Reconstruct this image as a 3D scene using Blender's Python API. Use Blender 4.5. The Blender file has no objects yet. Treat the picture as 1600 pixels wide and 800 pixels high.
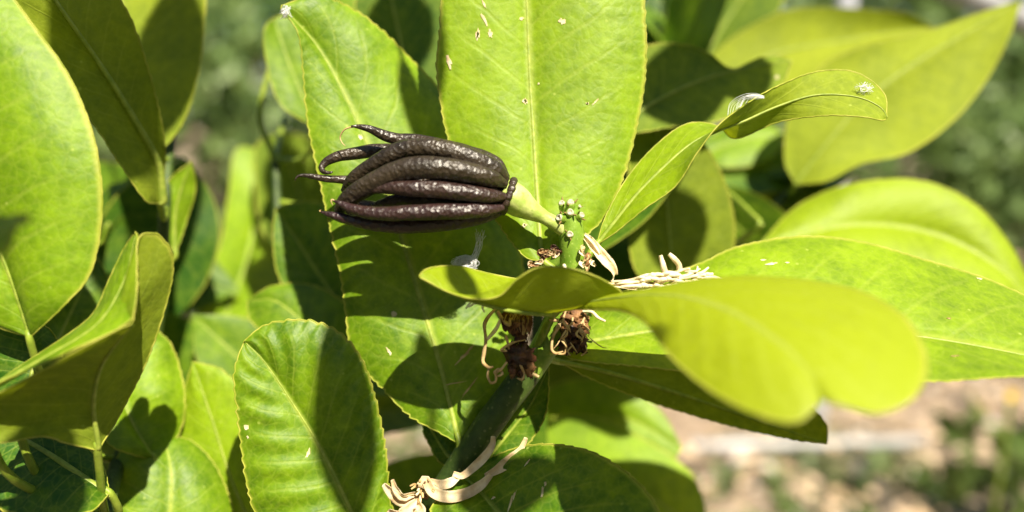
import bpy, math, random
import numpy as np
from mathutils import Vector, Matrix, Euler, noise as mnoise

random.seed(7); rng = np.random.default_rng(7)
scene = bpy.context.scene
C = scene.collection

# ------------------------------------------------------------------ camera
FPX = 1208.0                       # focal length in photograph pixels (1600 wide)
CAM_Z, PITCH = 0.85, math.radians(-10)
cam_d = bpy.data.cameras.new('camera'); cam = bpy.data.objects.new('camera', cam_d); C.objects.link(cam)
cam.location = (0, 0, CAM_Z); cam.rotation_euler = (math.radians(90) + PITCH, 0, 0)
cam_d.sensor_width = 36; cam_d.lens = 36 * FPX / 1600
cam_d.clip_start = 0.005; cam_d.clip_end = 400
cam_d.dof.use_dof = True; cam_d.dof.focus_distance = 0.173
cam_d.dof.aperture_fstop = cam_d.lens / 5.2        # entrance pupil of 5.2 mm
scene.camera = cam
# ------------------------------------------------------------------ light
SUN_EL, SUN_AZ = math.radians(50), math.radians(27)     # azimuth: to the right of straight behind the camera
world = bpy.data.worlds.new('World'); scene.world = world; world.use_nodes = True
nt = world.node_tree
sky = nt.nodes.new('ShaderNodeTexSky'); sky.sky_type = 'NISHITA'; sky.sun_disc = False
sky.sun_elevation = SUN_EL; sky.sun_rotation = math.pi - SUN_AZ
nt.links.new(sky.outputs[0], nt.nodes['Background'].inputs[0]); nt.nodes['Background'].inputs[1].default_value = 0.05
to_sun = Vector((math.cos(SUN_EL) * math.sin(SUN_AZ), -math.cos(SUN_EL) * math.cos(SUN_AZ), math.sin(SUN_EL)))
sun_d = bpy.data.lights.new('sun', 'SUN'); sun_d.energy = 5.0; sun_d.angle = math.radians(0.53); sun_d.color = (1, 0.90, 0.72)
sun = bpy.data.objects.new('sun', sun_d); C.objects.link(sun)
sun.rotation_euler = to_sun.to_track_quat('Z', 'Y').to_euler(); sun.location = (1, -1, 3)
vs = scene.view_settings; vs.view_transform = 'Standard'; vs.look = 'None'; vs.exposure = 1.30; vs.gamma = 1.0; vs.use_curve_mapping = False
scene.render.engine = 'CYCLES'; scene.cycles.use_denoising = True
scene.cycles.max_bounces = 10; scene.cycles.diffuse_bounces = 5; scene.cycles.transmission_bounces = 6; scene.cycles.transparent_max_bounces = 8

# ------------------------------------------------------------------ geometry helpers
bpy.context.view_layer.update()
CAMM = cam.matrix_world.copy(); CAMI = CAMM.inverted()
WARP = None
def P(px, py=None, d=None):                       # photograph pixel at depth d (cm along the view axis) -> world metres
    if d is None: return px
    d = (WARP(d) if WARP else d) * 0.01
    return np.array(CAMM @ Vector(((px - 800) / FPX * d, -(py - 400) / FPX * d, -d)))
def pix(p):
    q = CAMI @ Vector(p); return 800 - q.x / q.z * FPX, 400 + q.y / q.z * FPX
def cr(pts, t, arclen=True):            # Catmull-Rom through pts sampled at t in [0,1]
    pts = np.asarray(pts, float); n = len(pts)
    if arclen:
        k = np.r_[0, np.cumsum(np.linalg.norm(np.diff(pts[:, :3], axis=0), axis=1))]; k /= k[-1]
    else: k = np.linspace(0, 1, n)
    t = np.clip(np.asarray(t, float), 0, 1)
    i = np.clip(np.searchsorted(k, t, side='right') - 1, 0, n - 2)
    h = k[i + 1] - k[i]; s = ((t - k[i]) / h)[:, None]
    m = np.zeros_like(pts)
    m[1:-1] = (pts[2:] - pts[:-2]) / (k[2:] - k[:-2])[:, None]
    m[0] = (pts[1] - pts[0]) / (k[1] - k[0]); m[-1] = (pts[-1] - pts[-2]) / (k[-1] - k[-2])
    h = h[:, None]
    return (2*s**3-3*s**2+1)*pts[i] + (s**3-2*s**2+s)*h*m[i] + (-2*s**3+3*s**2)*pts[i+1] + (s**3-s**2)*h*m[i+1]
def unit(v): return v / np.maximum(np.linalg.norm(v, axis=-1, keepdims=True), 1e-12)
WPOS = {}
def wpos(o): return WPOS.get(o.name, np.zeros(3)) if o else np.zeros(3)
def setp(o, label=None, cat=None, group=None, kind=None):
    for k, v in (('label', label), ('category', cat), ('group', group), ('kind', kind)):
        if v: o[k] = v
    return o
def thing(name, loc, label, cat, group=None):
    o = bpy.data.objects.new(name, None); C.objects.link(o); o.empty_display_size = 0.01
    o.location = loc; WPOS[o.name] = np.array(loc, float); return setp(o, label, cat, group)
def mesh(name, verts, faces, mat, uv=None, smooth=True):
    me = bpy.data.meshes.new(name); me.from_pydata([tuple(v) for v in verts], [], [tuple(int(i) for i in f) for f in faces])
    if uv is not None:
        l = me.uv_layers.new(name='UVMap'); idx = np.empty(len(me.loops), int); me.loops.foreach_get('vertex_index', idx)
        l.data.foreach_set('uv', np.asarray(uv, float)[idx].ravel())
    if smooth: me.polygons.foreach_set('use_smooth', np.ones(len(me.polygons), bool))
    me.materials.append(mat); me.update(); return me
def mk(name, verts, faces, mat, parent=None, uv=None, smooth=True, origin=None):
    verts = np.asarray(verts, float); pw = wpos(parent)
    org = np.array(origin, float) if origin is not None else (pw if parent else np.zeros(3))
    o = bpy.data.objects.new(name, mesh(name, verts - org, faces, mat, uv, smooth)); C.objects.link(o)
    if parent: o.parent = parent
    o.location = org - pw; WPOS[o.name] = org; return o
def tube(pts, rad, sides=10, rings=None, jitter=0.0, jscale=300., cap=True, flat=1.0, arclen=True, taper_pow=None):
    pts = np.asarray(pts, float); rings = rings or max(6, 4 * len(pts))
    r = np.atleast_1d(np.asarray(rad, float))
    if len(r) == 1: r = np.repeat(r, len(pts))
    k = np.linspace(0, 1, len(r)); t = np.linspace(0, 1, rings)
    both = np.c_[cr(pts, t, arclen)]
    if len(r) == len(pts):
        kk = np.r_[0, np.cumsum(np.linalg.norm(np.diff(pts, axis=0), axis=1))]; kk /= kk[-1]
    else: kk = k
    rr = np.interp(t, kk, r)
    T = unit(np.gradient(both, axis=0))
    a = np.array([0, 0, 1.0]) if abs(T[0][2]) < 0.9 else np.array([1.0, 0, 0])
    N = unit(np.cross(T[0], a)); V = []
    for i in range(rings):
        N = unit(N - T[i] * np.dot(N, T[i])); B = np.cross(T[i], N)
        for j in range(sides):
            q = 2 * math.pi * j / sides
            dvec = math.cos(q) * N + math.sin(q) * B * flat; p = both[i] + dvec * rr[i]
            if jitter: p = p + unit(dvec) * jitter * mnoise.noise(Vector(p * jscale))
            V.append(p)
    F = [(i*sides+j, i*sides+(j+1) % sides, (i+1)*sides+(j+1) % sides, (i+1)*sides+j) for i in range(rings-1) for j in range(sides)]
    if cap:
        n = len(V); V += [both[0], both[-1]]
        F += [(n, (j+1) % sides, j) for j in range(sides)] + [(n+1, (rings-1)*sides+j, (rings-1)*sides+(j+1) % sides) for j in range(sides)]
    uv = [(j / sides, i / (rings-1)) for i in range(rings) for j in range(sides)] + ([(0, 0), (0, 1)] if cap else [])
    return V, F, uv
def join(parts):
    V, F, U = [], [], []
    for v, f, u in parts:
        n = len(V); V += list(v); F += [tuple(i + n for i in x) for x in f]; U += list(u)
    return V, F, U

# ------------------------------------------------------------------ materials
class NB:
    def __init__(s, name):
        s.m = bpy.data.materials.new(name); s.m.use_nodes = True; s.t = s.m.node_tree; s.t.nodes.clear()
        s.out = s.n('ShaderNodeOutputMaterial')
    def n(s, typ, **kw):
        x = s.t.nodes.new(typ)
        for k, v in kw.items(): setattr(x, k, v)
        return x
    def put(s, sock, v):
        if isinstance(v, bpy.types.NodeSocket): s.t.links.new(v, sock)
        elif isinstance(v, (tuple, list)) and len(v) == 3 and sock.type == 'RGBA': sock.default_value = (*v, 1)
        else: sock.default_value = v
    def math(s, op, a, b=0.0, c=0.0, clamp=False):
        x = s.n('ShaderNodeMath', operation=op, use_clamp=clamp)
        for i, v in enumerate((a, b, c)): s.put(x.inputs[i], v)
        return x.outputs[0]
    def step(s, v, lo, hi):             # smooth 0..1
        x = s.n('ShaderNodeMapRange', interpolation_type='SMOOTHSTEP'); s.put(x.inputs[0], v)
        s.put(x.inputs[1], lo); s.put(x.inputs[2], hi); return x.outputs[0]
    def mix(s, f, a, b, blend='MIX'):
        x = s.n('ShaderNodeMix', data_type='RGBA', blend_type=blend); s.put(x.inputs[0], f); s.put(x.inputs[6], a); s.put(x.inputs[7], b); return x.outputs[2]
    def noise(s, co, scale, detail=3, rough=0.55, dist=0):
        x = s.n('ShaderNodeTexNoise'); s.put(x.inputs['Vector'], co); s.put(x.inputs['Scale'], scale); s.put(x.inputs['Detail'], detail)
        s.put(x.inputs['Roughness'], rough); s.put(x.inputs['Distortion'], dist); return x.outputs[0]
    def vor(s, co, scale, feat='F1'):
        x = s.n('ShaderNodeTexVoronoi', feature=feat); s.put(x.inputs['Vector'], co); s.put(x.inputs['Scale'], scale); return x
    def bump(s, h, dist, strength=1.0, prev=None):
        x = s.n('ShaderNodeBump'); s.put(x.inputs['Height'], h); s.put(x.inputs['Distance'], dist); s.put(x.inputs['Strength'], strength)
        if prev: s.put(x.inputs['Normal'], prev)
        return x.outputs[0]
    def princ(s, col, rough=0.5, spec=0.5, normal=None, **kw):
        x = s.n('ShaderNodeBsdfPrincipled'); s.put(x.inputs['Base Color'], col); s.put(x.inputs['Roughness'], rough); s.put(x.inputs['Specular IOR Level'], spec)
        if normal: s.put(x.inputs['Normal'], normal)
        for k, v in kw.items(): s.put(x.inputs[k], v)
        return x.outputs[0]
    def transl(s, col, normal=None):
        x = s.n('ShaderNodeBsdfTranslucent'); s.put(x.inputs[0], col)
        if normal: s.put(x.inputs['Normal'], normal)
        return x.outputs[0]
    def mixs(s, f, a, b):
        x = s.n('ShaderNodeMixShader'); s.put(x.inputs[0], f); s.put(x.inputs[1], a); s.put(x.inputs[2], b); return x.outputs[0]
    def done(s, sh): s.t.links.new(sh, s.out.inputs[0]); return s.m
    def obj(s): return s.n('ShaderNodeTexCoord').outputs['Object']
    def attr(s, name):
        return s.n('ShaderNodeAttribute', attribute_type='OBJECT', attribute_name=name).outputs['Fac']

def leaf_material():
    b = NB('leaf'); co = b.obj()
    uvn = b.n('ShaderNodeUVMap'); sp = b.n('ShaderNodeSeparateXYZ'); b.put(sp.inputs[0], uvn.outputs[0])
    U, V = sp.outputs[0], sp.outputs[1]
    a = b.math('ABSOLUTE', b.math('MULTIPLY_ADD', U, 2.0, -1.0))
    side = b.math('GREATER_THAN', U, 0.5)
    tint = b.attr('tint'); yel = b.attr('yellow'); scar = b.attr('scar')
    wob = b.noise(co, 60, 2)
    big = b.noise(co, 45, 3)
    # side veins, alternating left and right, sweeping towards the tip
    sv = b.math('SUBTRACT', V, b.math('MULTIPLY', b.math('POWER', a, 0.85), 0.17))
    sv = b.math('ADD', sv, b.math('MULTIPLY', wob, 0.035))
    sv = b.math('FRACT', b.math('ADD', b.math('MULTIPLY', sv, 11.0), b.math('MULTIPLY', side, 0.43)))
    dv = b.math('ABSOLUTE', b.math('SUBTRACT', sv, 0.5))
    vein = b.math('SUBTRACT', 1.0, b.step(dv, 0.012, 0.085))
    vein = b.math('MULTIPLY', vein, b.math('SUBTRACT', 1.0, b.step(a, 0.55, 0.97)))
    net = b.vor(co, 420, 'DISTANCE_TO_EDGE').outputs['Distance']
    netl = b.math('SUBTRACT', 1.0, b.step(net, 0.0, 0.12))
    gl = b.vor(co, 700); gland = b.math('SUBTRACT', 1.0, b.step(gl.outputs['Distance'], 0.12, 0.30))
    gl2 = b.vor(co, 260); sel = b.n('ShaderNodeSeparateColor'); b.put(sel.inputs[0], gl2.outputs['Color'])
    gland2 = b.math('MULTIPLY', b.math('SUBTRACT', 1.0, b.step(gl2.outputs['Distance'], 0.05, 0.13)), b.math('GREATER_THAN', sel.outputs[0], 0.62))
    midr = b.math('SUBTRACT', 1.0, b.step(a, 0.010, 0.055))
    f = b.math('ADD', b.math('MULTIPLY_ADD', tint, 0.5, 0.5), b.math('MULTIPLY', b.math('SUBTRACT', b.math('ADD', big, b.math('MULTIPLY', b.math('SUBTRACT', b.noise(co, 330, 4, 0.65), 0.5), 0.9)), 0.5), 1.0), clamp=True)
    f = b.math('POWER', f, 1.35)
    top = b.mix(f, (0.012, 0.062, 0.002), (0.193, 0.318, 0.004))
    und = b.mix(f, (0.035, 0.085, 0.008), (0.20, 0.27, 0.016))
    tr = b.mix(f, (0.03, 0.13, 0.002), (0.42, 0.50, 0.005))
    top = b.mix(yel, top, (0.34, 0.345, 0.008)); und = b.mix(yel, und, (0.31, 0.31, 0.012)); tr = b.mix(yel, tr, (0.60, 0.56, 0.006))
    back = b.n('ShaderNodeNewGeometry').outputs['Backfacing']
    col = b.mix(back, top, und)
    pale = (0.36, 0.42, 0.07)
    col = b.mix(b.math('MULTIPLY', vein, 0.13), col, pale)
    col = b.mix(b.math('MULTIPLY', netl, 0.10), col, pale)
    col = b.mix(b.math('MULTIPLY', gland, 0.10), col, (0.35, 0.45, 0.05))
    col = b.mix(b.math('MULTIPLY', gland2, 0.40), col, (0.42, 0.50, 0.10))
    col = b.mix(b.math('MULTIPLY', midr, 0.45), col, pale)
    col = b.mix(b.math('MULTIPLY', b.step(a, 0.955, 0.995), 0.55), col, (0.42, 0.42, 0.06))
    # dry scars and specks
    sc = b.vor(co, 105); scs = b.n('ShaderNodeSeparateColor'); b.put(scs.inputs[0], sc.outputs['Color'])
    dd = b.math('ADD', sc.outputs['Distance'], b.math('MULTIPLY', b.math('SUBTRACT', b.noise(co, 900, 3), 0.5), 0.12))
    spot = b.math('MULTIPLY', b.math('SUBTRACT', 1.0, b.step(dd, 0.05, 0.075)), b.math('LESS_THAN', scs.outputs[1], b.math('MULTIPLY', scar, 0.3)))
    col = b.mix(b.math('MULTIPLY', spot, 0.85), col, (0.50, 0.44, 0.26))
    tr = b.mix(b.math('MULTIPLY', vein, 0.25), tr, (0.50, 0.55, 0.03))
    tr = b.mix(b.math('MULTIPLY', midr, 0.6), tr, (0.30, 0.30, 0.02))
    tr = b.mix(spot, tr, (0.25, 0.2, 0.1))
    fine = b.noise(co, 1500, 3)
    h = b.math('ADD', b.math('MULTIPLY', fine, 0.35), b.math('MULTIPLY', net, 0.9))
    h = b.math('SUBTRACT', h, b.math('MULTIPLY', vein, 0.35)); h = b.math('ADD', h, b.math('MULTIPLY', b.noise(co, 260, 3), 1.1))
    nrm = b.bump(h, 0.00022, 0.55)
    rough = b.math('ADD', 0.52, b.math('MULTIPLY', back, 0.2)); rough = b.math('ADD', rough, b.math('MULTIPLY', b.math('SUBTRACT', big, 0.5), 0.25))
    pr = b.princ(col, rough, b.math('SUBTRACT', 0.28, b.math('MULTIPLY', back, 0.12)), nrm)
    return b.done(b.mixs(b.math('ADD', b.math('MULTIPLY_ADD', f, 0.10, 0.13), b.math('MULTIPLY', yel, 0.20)), pr, b.transl(tr)))

def simple(name, c1, c2, scale, rough=0.5, spec=0.4, bumpd=0.0, bscale=None, transl=0.0, speck=None, spscale=800, detail=4, coat=0):
    b = NB(name); co = b.obj(); n = b.noise(co, scale, detail)
    col = b.mix(b.step(n, 0.32, 0.68), c1, c2)
    if speck:
        v = b.vor(co, spscale).outputs['Distance']; col = b.mix(b.math('MULTIPLY', b.math('SUBTRACT', 1.0, b.step(v, 0.1, 0.28)), 0.6), col, speck)
    nrm = b.bump(b.noise(co, bscale or scale * 3, 4), bumpd) if bumpd else None
    sh = b.princ(col, rough, spec, nrm)
    if coat: sh.node.inputs['Coat Weight'].default_value = coat
    if transl: sh = b.mixs(transl, sh, b.transl(col))
    return b.done(sh)
M = {}
M['leaf'] = leaf_material()
M['rib'] = simple('midrib', (0.22, 0.31, 0.035), (0.36, 0.43, 0.07), 500, 0.45, 0.4, 0.00006, 1800, 0.25)
M['margin'] = simple('leaf_margin', (0.30, 0.36, 0.03), (0.50, 0.50, 0.09), 350, 0.5, 0.3, 0, None, 0.35)
M['stem'] = simple('green_stem', (0.10, 0.19, 0.012), (0.19, 0.30, 0.03), 260, 0.45, 0.4, 0.00012, 1100, 0, (0.3, 0.4, 0.08), 900)
M['darkstem'] = simple('dark_stem', (0.022, 0.045, 0.008), (0.050, 0.085, 0.013), 200, 0.55, 0.35, 0.0002, 900, 0, (0.14, 0.17, 0.06), 600)
M['petiole'] = simple('petiole', (0.17, 0.26, 0.02), (0.28, 0.36, 0.04), 400, 0.45, 0.4, 0.0001, 1200, 0.15)
M['receptacle'] = simple('receptacle', (0.30, 0.40, 0.075), (0.52, 0.56, 0.20), 300, 0.42, 0.45, 0.00016, 900, 0.12, (0.20, 0.30, 0.04), 700)
M['scarwhite'] = simple('stalk_scar', (0.26, 0.24, 0.15), (0.48, 0.45, 0.35), 1500, 0.7, 0.3, 0.0001, 2500)
M['scarbrown'] = simple('bract', (0.16, 0.10, 0.03), (0.34, 0.26, 0.10), 900, 0.7, 0.2)
M['dry'] = simple('dry_petal', (0.55, 0.40, 0.22), (0.80, 0.68, 0.46), 260, 0.65, 0.25, 0.0002, 900, 0.25)
M['stamen'] = simple('dry_stamen', (0.66, 0.52, 0.28), (0.88, 0.79, 0.55), 400, 0.6, 0.3, 0.0001, 1500, 0.2)
M['tan'] = simple('tan_stamen', (0.36, 0.23, 0.09), (0.60, 0.44, 0.22), 400, 0.6, 0.3, 0.0001, 1500, 0.15)
M['brown'] = simple('withered_brown', (0.020, 0.008, 0.004), (0.11, 0.040, 0.016), 420, 0.5, 0.4, 0.0004, 900)
M['rust'] = simple('withered_rust', (0.09, 0.036, 0.013), (0.27, 0.14, 0.055), 420, 0.6, 0.3, 0.0004, 900)
M['dark'] = simple('hole_dark', (0.02, 0.03, 0.005), (0.04, 0.05, 0.01), 900, 0.8, 0.1)
M['silk'] = simple('spider_silk', (0.75, 0.78, 0.80), (0.9, 0.9, 0.9), 500, 0.5, 0.5, 0, None, 0.4)

def fruit_material():
    b = NB('citron_skin'); co = b.obj()
    n = b.noise(co, 150, 4); n2 = b.noise(co, 900, 3)
    pur = b.attr('purple')
    col = b.mix(b.step(n, 0.3, 0.7), (0.014, 0.009, 0.005), (0.036, 0.025, 0.013))
    col = b.mix(pur, col, b.mix(n, (0.013, 0.005, 0.006), (0.038, 0.012, 0.015)))
    v = b.vor(co, 1100).outputs['Distance']
    col = b.mix(b.math('MULTIPLY', b.math('SUBTRACT', 1.0, b.step(v, 0.1, 0.3)), 0.25), col, (0.09, 0.06, 0.03))
    h = b.math('ADD', b.math('MULTIPLY', v, 0.8), b.math('MULTIPLY', n2, 1.0))
    nrm = b.bump(h, 0.00034, 0.85); nrm = b.bump(b.noise(co, 480, 2), 0.0004, 0.3, nrm)
    return b.done(b.princ(col, b.math('MULTIPLY_ADD', n2, 0.25, 0.27), 0.6, nrm))
M['fruit'] = fruit_material()
def soil_material():
    b = NB('soil'); co = b.obj()
    n = b.noise(co, 1.7, 5); n2 = b.noise(co, 14, 6, 0.65); v = b.vor(co, 24).outputs['Distance']
    col = b.mix(b.step(n2, 0.3, 0.7), (0.17, 0.125, 0.085), (0.44, 0.34, 0.25))
    col = b.mix(b.math('MULTIPLY', b.step(n, 0.48, 0.66), 0.75), col, (0.10, 0.12, 0.045))
    return b.done(b.princ(col, 0.9, 0.1, b.bump(b.math('ADD', n2, v), 0.02)))
M['soil'] = soil_material()
def foliage(name, c1, c2, t1, rough=0.5):
    b = NB(name); co = b.obj(); n = b.noise(co, 9, 4); n2 = b.noise(co, 60, 2)
    f = b.step(b.math('ADD', b.math('MULTIPLY', n, 0.6), b.math('MULTIPLY', n2, 0.4)), 0.35, 0.65)
    col = b.mix(f, c1, c2)
    return b.done(b.mixs(0.35, b.princ(col, rough, 0.35), b.transl(b.mix(f, c2, t1))))
M['weed'] = foliage('weed_leaf', (0.05, 0.10, 0.02), (0.14, 0.20, 0.05), (0.22, 0.30, 0.05))
M['hedge'] = foliage('hedge_leaf', (0.035, 0.085, 0.020), (0.11, 0.20, 0.05), (0.22, 0.34, 0.06))
M['greyhedge'] = foliage('grey_green_leaf', (0.06, 0.12, 0.030), (0.23, 0.32, 0.11), (0.28, 0.40, 0.10), 0.45)
M['litter'] = simple('dry_litter', (0.38, 0.26, 0.15), (0.68, 0.54, 0.38), 20, 0.8, 0.1)
M['stone'] = simple('pebble', (0.30, 0.26, 0.22), (0.62, 0.56, 0.50), 30, 0.85, 0.2)
M['bark'] = simple('bark', (0.07, 0.05, 0.03), (0.17, 0.13, 0.09), 40, 0.9, 0.1, 0.004, 90)
M['pipe'] = simple('white_pipe', (0.20, 0.205, 0.21), (0.40, 0.40, 0.41), 14, 0.4, 0.5)
M['greypost'] = simple('grey_post', (0.30, 0.31, 0.35), (0.42, 0.43, 0.47), 12, 0.6, 0.4)
M['yellow'] = simple('yellow_petal', (0.75, 0.50, 0.01), (0.85, 0.62, 0.02), 30, 0.6, 0.3, 0, None, 0.3)

# ------------------------------------------------------------------ leaf builder
LEAVES = {}
def leaf(key, parent, Mid, L, R, up=1, bulge=0.02, tint=0.3, scar=0.2, nv=150, nu=10, tooth=0.00055, quilt=0.00006, wave=0.0009,
         rib=0.0006, arc=True, vref=0.45, label=None, stalk=None, stalk_r=0.0009, seed=0, lite=False, yellow=0.0):
    """Mid: base -> tip; L, R: margin points without the shared end points; all (px, py, depth cm)."""
    W = lambda q: q if isinstance(q, np.ndarray) else P(*q)
    m3 = [W(q) for q in Mid]; l3 = [m3[0]] + [W(q) for q in L] + [m3[-1]]; r3 = [m3[0]] + [W(q) for q in R] + [m3[-1]]
    t = np.linspace(0, 1, nv)
    m, l, r = cr(m3, t, arc), cr(l3, t, arc), cr(r3, t, arc)
    # toothed margin
    for e in (l, r):
        ln = np.sum(np.linalg.norm(np.diff(e, axis=0), axis=1)); nt_ = max(8, ln / 0.0027)
        s = np.r_[0, np.cumsum(np.linalg.norm(np.diff(e, axis=0), axis=1))] / ln
        ph = s * nt_ + np.array([0.5 * mnoise.noise(Vector((x * 14 + seed, seed * 3.1, 0))) for x in s]) + seed
        saw = (ph % 1.0); am = tooth * (0.55 + 0.6 * np.array([mnoise.noise(Vector((x * 23, seed, 5))) for x in s]))
        e += unit(e - m) * ((saw - 0.5) * am * np.minimum(1, np.minimum(s, 1 - s) * 12))[:, None]
    us = np.linspace(0, 1, nu + 1)
    G = np.zeros((nv, 2 * nu + 1, 3))
    for j, u in enumerate(us):
        G[:, nu - j] = m + (l - m) * u; G[:, nu + j] = m + (r - m) * u
    # normals of the raw sheet, oriented to the upper side
    def normals(G):
        dv, du = np.gradient(G, axis=0), np.gradient(G, axis=1); return unit(np.cross(du, dv))
    N = normals(G); iv = int(vref * nv)
    camdir = unit(np.array(cam.location) - G[iv, nu]); s = np.sign(np.dot(N[iv, nu // 2] + N[iv, nu + nu // 2], camdir)) * up
    Nu = N * s
    wl = np.linalg.norm(l - m, axis=1)[:, None]; wr = np.linalg.norm(r - m, axis=1)[:, None]
    au = np.abs(np.linspace(-1, 1, 2 * nu + 1))[None, :]
    W = np.where(np.linspace(-1, 1, 2 * nu + 1)[None, :] < 0, wl, wr)
    off = bulge * 4 * au * (1 - au) * W * 1.6
    tt = t[:, None]; sg = np.sign(np.linspace(-1, 1, 2 * nu + 1))[None, :]
    off = off + quilt * np.sin(2 * np.pi * (11 * (tt - 0.17 * au ** 0.85) + 0.21 * (sg > 0)) + 1.0) * np.sin(np.pi * np.clip(au, 0, 1)) * np.minimum(1, W / 0.01)
    off = off - rib * 0.5 * np.exp(-(au * W / 0.0012) ** 2)
    for i in range(nv):
        for j in range(2 * nu + 1):
            off[i, j] += wave * (0.25 + au[0, j]) * mnoise.noise(Vector((t[i] * 4.3 + seed * 7.7, au[0, j] * 1.2 * sg[0, j] + seed, seed * 1.3)))
    G = G + Nu * off[..., None]
    w = 2 * nu + 1; Vt = G.reshape(-1, 3)
    F = [(i*w+j, i*w+j+1, (i+1)*w+j+1, (i+1)*w+j) for i in range(nv-1) for j in range(w-1)]
    fn = np.cross(G[iv, nu+1] - G[iv, nu], G[iv+1, nu] - G[iv, nu])
    if np.dot(fn, Nu[iv, nu]) < 0: F = [f[::-1] for f in F]
    uv = [(j / (w-1), t[i]) for i in range(nv) for j in range(w)]
    o = mk('leaf', Vt, F, M['leaf'], parent, uv, origin=m3[0]); o['tint'] = tint; o['scar'] = scar; o['yellow'] = yellow
    if label: o['label'] = label
    N2 = normals(G) * s
    # midrib standing proud of the underside, margin cord
    mid = G[:, nu] - N2[:, nu] * (rib * (1 - 0.8 * t))[:, None] * 0.30
    step = max(1, nv // 60)
    mp = mid[::step]; n_ = len(mp)
    rv, rf, ru = tube(mp, np.linspace(rib, rib * 0.18, n_), 8, n_ * 2)
    mk('midrib', rv, rf, M['rib'], o, ru, origin=m3[0])
    LEAVES[key] = (G, N2, o)
    if lite: return o
    mr = 0.00017
    a_ = tube(G[:, 0], np.r_[mr*0.6, np.full(nv-2, mr), mr*0.6], 5, nv); b_ = tube(G[:, -1], np.r_[mr*0.6, np.full(nv-2, mr), mr*0.6], 5, nv)
    v_, f_, u_ = join([a_, b_]); mk('margin', v_, f_, M['margin'], o, u_, origin=m3[0])
    if stalk:
        sp_ = [P(*q) for q in stalk] + [m3[0] , m[max(1, nv // 40)] - N2[max(1, nv // 40), nu] * rib * 0.4]
        sv_, sf_, su_ = tube(sp_, np.linspace(stalk_r, stalk_r * 0.75, len(sp_)), 12, 8 * len(sp_), 0.0001, 700)
        mk('petiole', sv_, sf_, M['petiole'], o, su_, origin=m3[0])
    LEAVES[key] = (G, N2, o)
    return o
def on_leaf(key, px, py, lift=0.0):      # point of a leaf's surface seen at a pixel
    G, N, o = LEAVES[key]; g = G.reshape(-1, 3); n = N.reshape(-1, 3)
    q = np.array([pix(p) for p in g[::1]]); k = int(np.argmin((q[:, 0] - px) ** 2 + (q[:, 1] - py) ** 2))
    return g[k] + n[k] * lift, n[k]

# ------------------------------------------------------------------ the garden behind
def leaf_cloud(n, centre, rad, size, seed, flat=0.75, shape='ball'):
    r = np.random.default_rng(seed); V, F = [], []
    cl = r.normal(size=(max(6, n // 60), 3)); cl = unit(cl) * (r.random((len(cl), 1)) ** 0.4)
    for k in range(n):
        c = cl[r.integers(len(cl))] + r.normal(size=3) * 0.16
        p = np.array(centre) + c * np.array(rad)
        if p[2] < 0.01: p[2] = 0.01 + r.random() * 0.05
        a = unit(r.normal(size=3) + np.array([0, 0, 0.2])); b_ = unit(np.cross(a, r.normal(size=3))); nn = np.cross(a, b_)
        s = size * (0.6 + 0.8 * r.random()); w = s * 0.27
        i = len(V)
        V += [p, p + a*s*0.35 + b_*w + nn*s*0.06, p + a*s*0.4 - nn*s*0.05, p + a*s*0.35 - b_*w + nn*s*0.06, p + a*s*0.75 + b_*w*0.7, p + a*s*0.75 - b_*w*0.7, p + a*s - nn*s*0.12]
        F += [(i, i+2, i+1), (i, i+3, i+2), (i+1, i+2, i+4), (i+2, i+3, i+5), (i+2, i+6, i+4), (i+2, i+5, i+6)]
    return V, F
def ground():
    n = 90; xs = np.sign(np.linspace(-1, 1, n)) * np.abs(np.linspace(-1, 1, n)) ** 2.6 * 120; V, F = [], []
    for y in xs + 3:
        for x in xs:
            h = 0.05 * mnoise.noise(Vector((x * 1.1, y * 1.1, 0))) + 0.02 * mnoise.noise(Vector((x * 5, y * 5, 3)))
            V.append((x, y, h if abs(x) < 12 and abs(y) < 14 else 0))
    F = [(i*n+j, i*n+j+1, (i+1)*n+j+1, (i+1)*n+j) for i in range(n-1) for j in range(n-1)]
    return setp(mk('ground', V, F, M['soil']), 'bare beige soil of the garden with patches of weeds', None, None, 'structure')
ground()
def gp(px, py, z=0.0):      # where a pixel's ray meets the ground
    a = P(px, py, 1); o = np.array(cam.location); d = a - o; t = (z - o[2]) / d[2]; return o + d * t
def shrub(name, x, y, h, w, mat, n, size, label, cat='shrub', group=None, seed=0, stem=True):
    t = thing(name, (x, y, 0), label, cat, group)
    V, F = leaf_cloud(n, (x, y, h * 0.55), (w / 2, w / 2, h * 0.5), size, seed); mk('foliage', V, F, mat, t, smooth=False)
    if stem:
        r = random.Random(seed)
        for k in range(3):
            e = (x + r.uniform(-.3, .3) * w, y + r.uniform(-.3, .3) * w, h * r.uniform(.5, .8))
            v, f, u = tube([(x + k * .02, y, -0.03), ((x*1.3 + e[0]*.7) / 2, (y*1.3 + e[1]*.7) / 2, h * .3), e], [0.012, 0.009, 0.004], 7, 8)
            mk('stem', v, f, M['bark'], t, u)
    return t
hedge = 'shrubs of the hedge behind the bed'
spots = [(-3.4, 6.3, 2.9, 2.6, 'hedge'), (-1.6, 6.9, 3.2, 2.6, 'hedge'), (0.3, 6.4, 3.0, 2.6, 'hedge'), (2.2, 6.7, 3.3, 2.7, 'greyhedge'), (4.0, 6.2, 2.8, 2.6, 'greyhedge'), (5.9, 6.8, 3.2, 2.8, 'hedge'), (-5.3, 6.8, 3.2, 2.8, 'hedge'), (7.8, 6.4, 3, 2.8, 'hedge'), (-7.2, 6.4, 3, 2.8, 'hedge')]
for i, (x, y, h, w, m) in enumerate(spots):
    shrub('hedge_shrub', x, y, h, w, M[m], 3200, 0.14, 'tall dense shrub in the blurred hedge closing the background', 'shrub', hedge, 20 + i)
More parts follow.
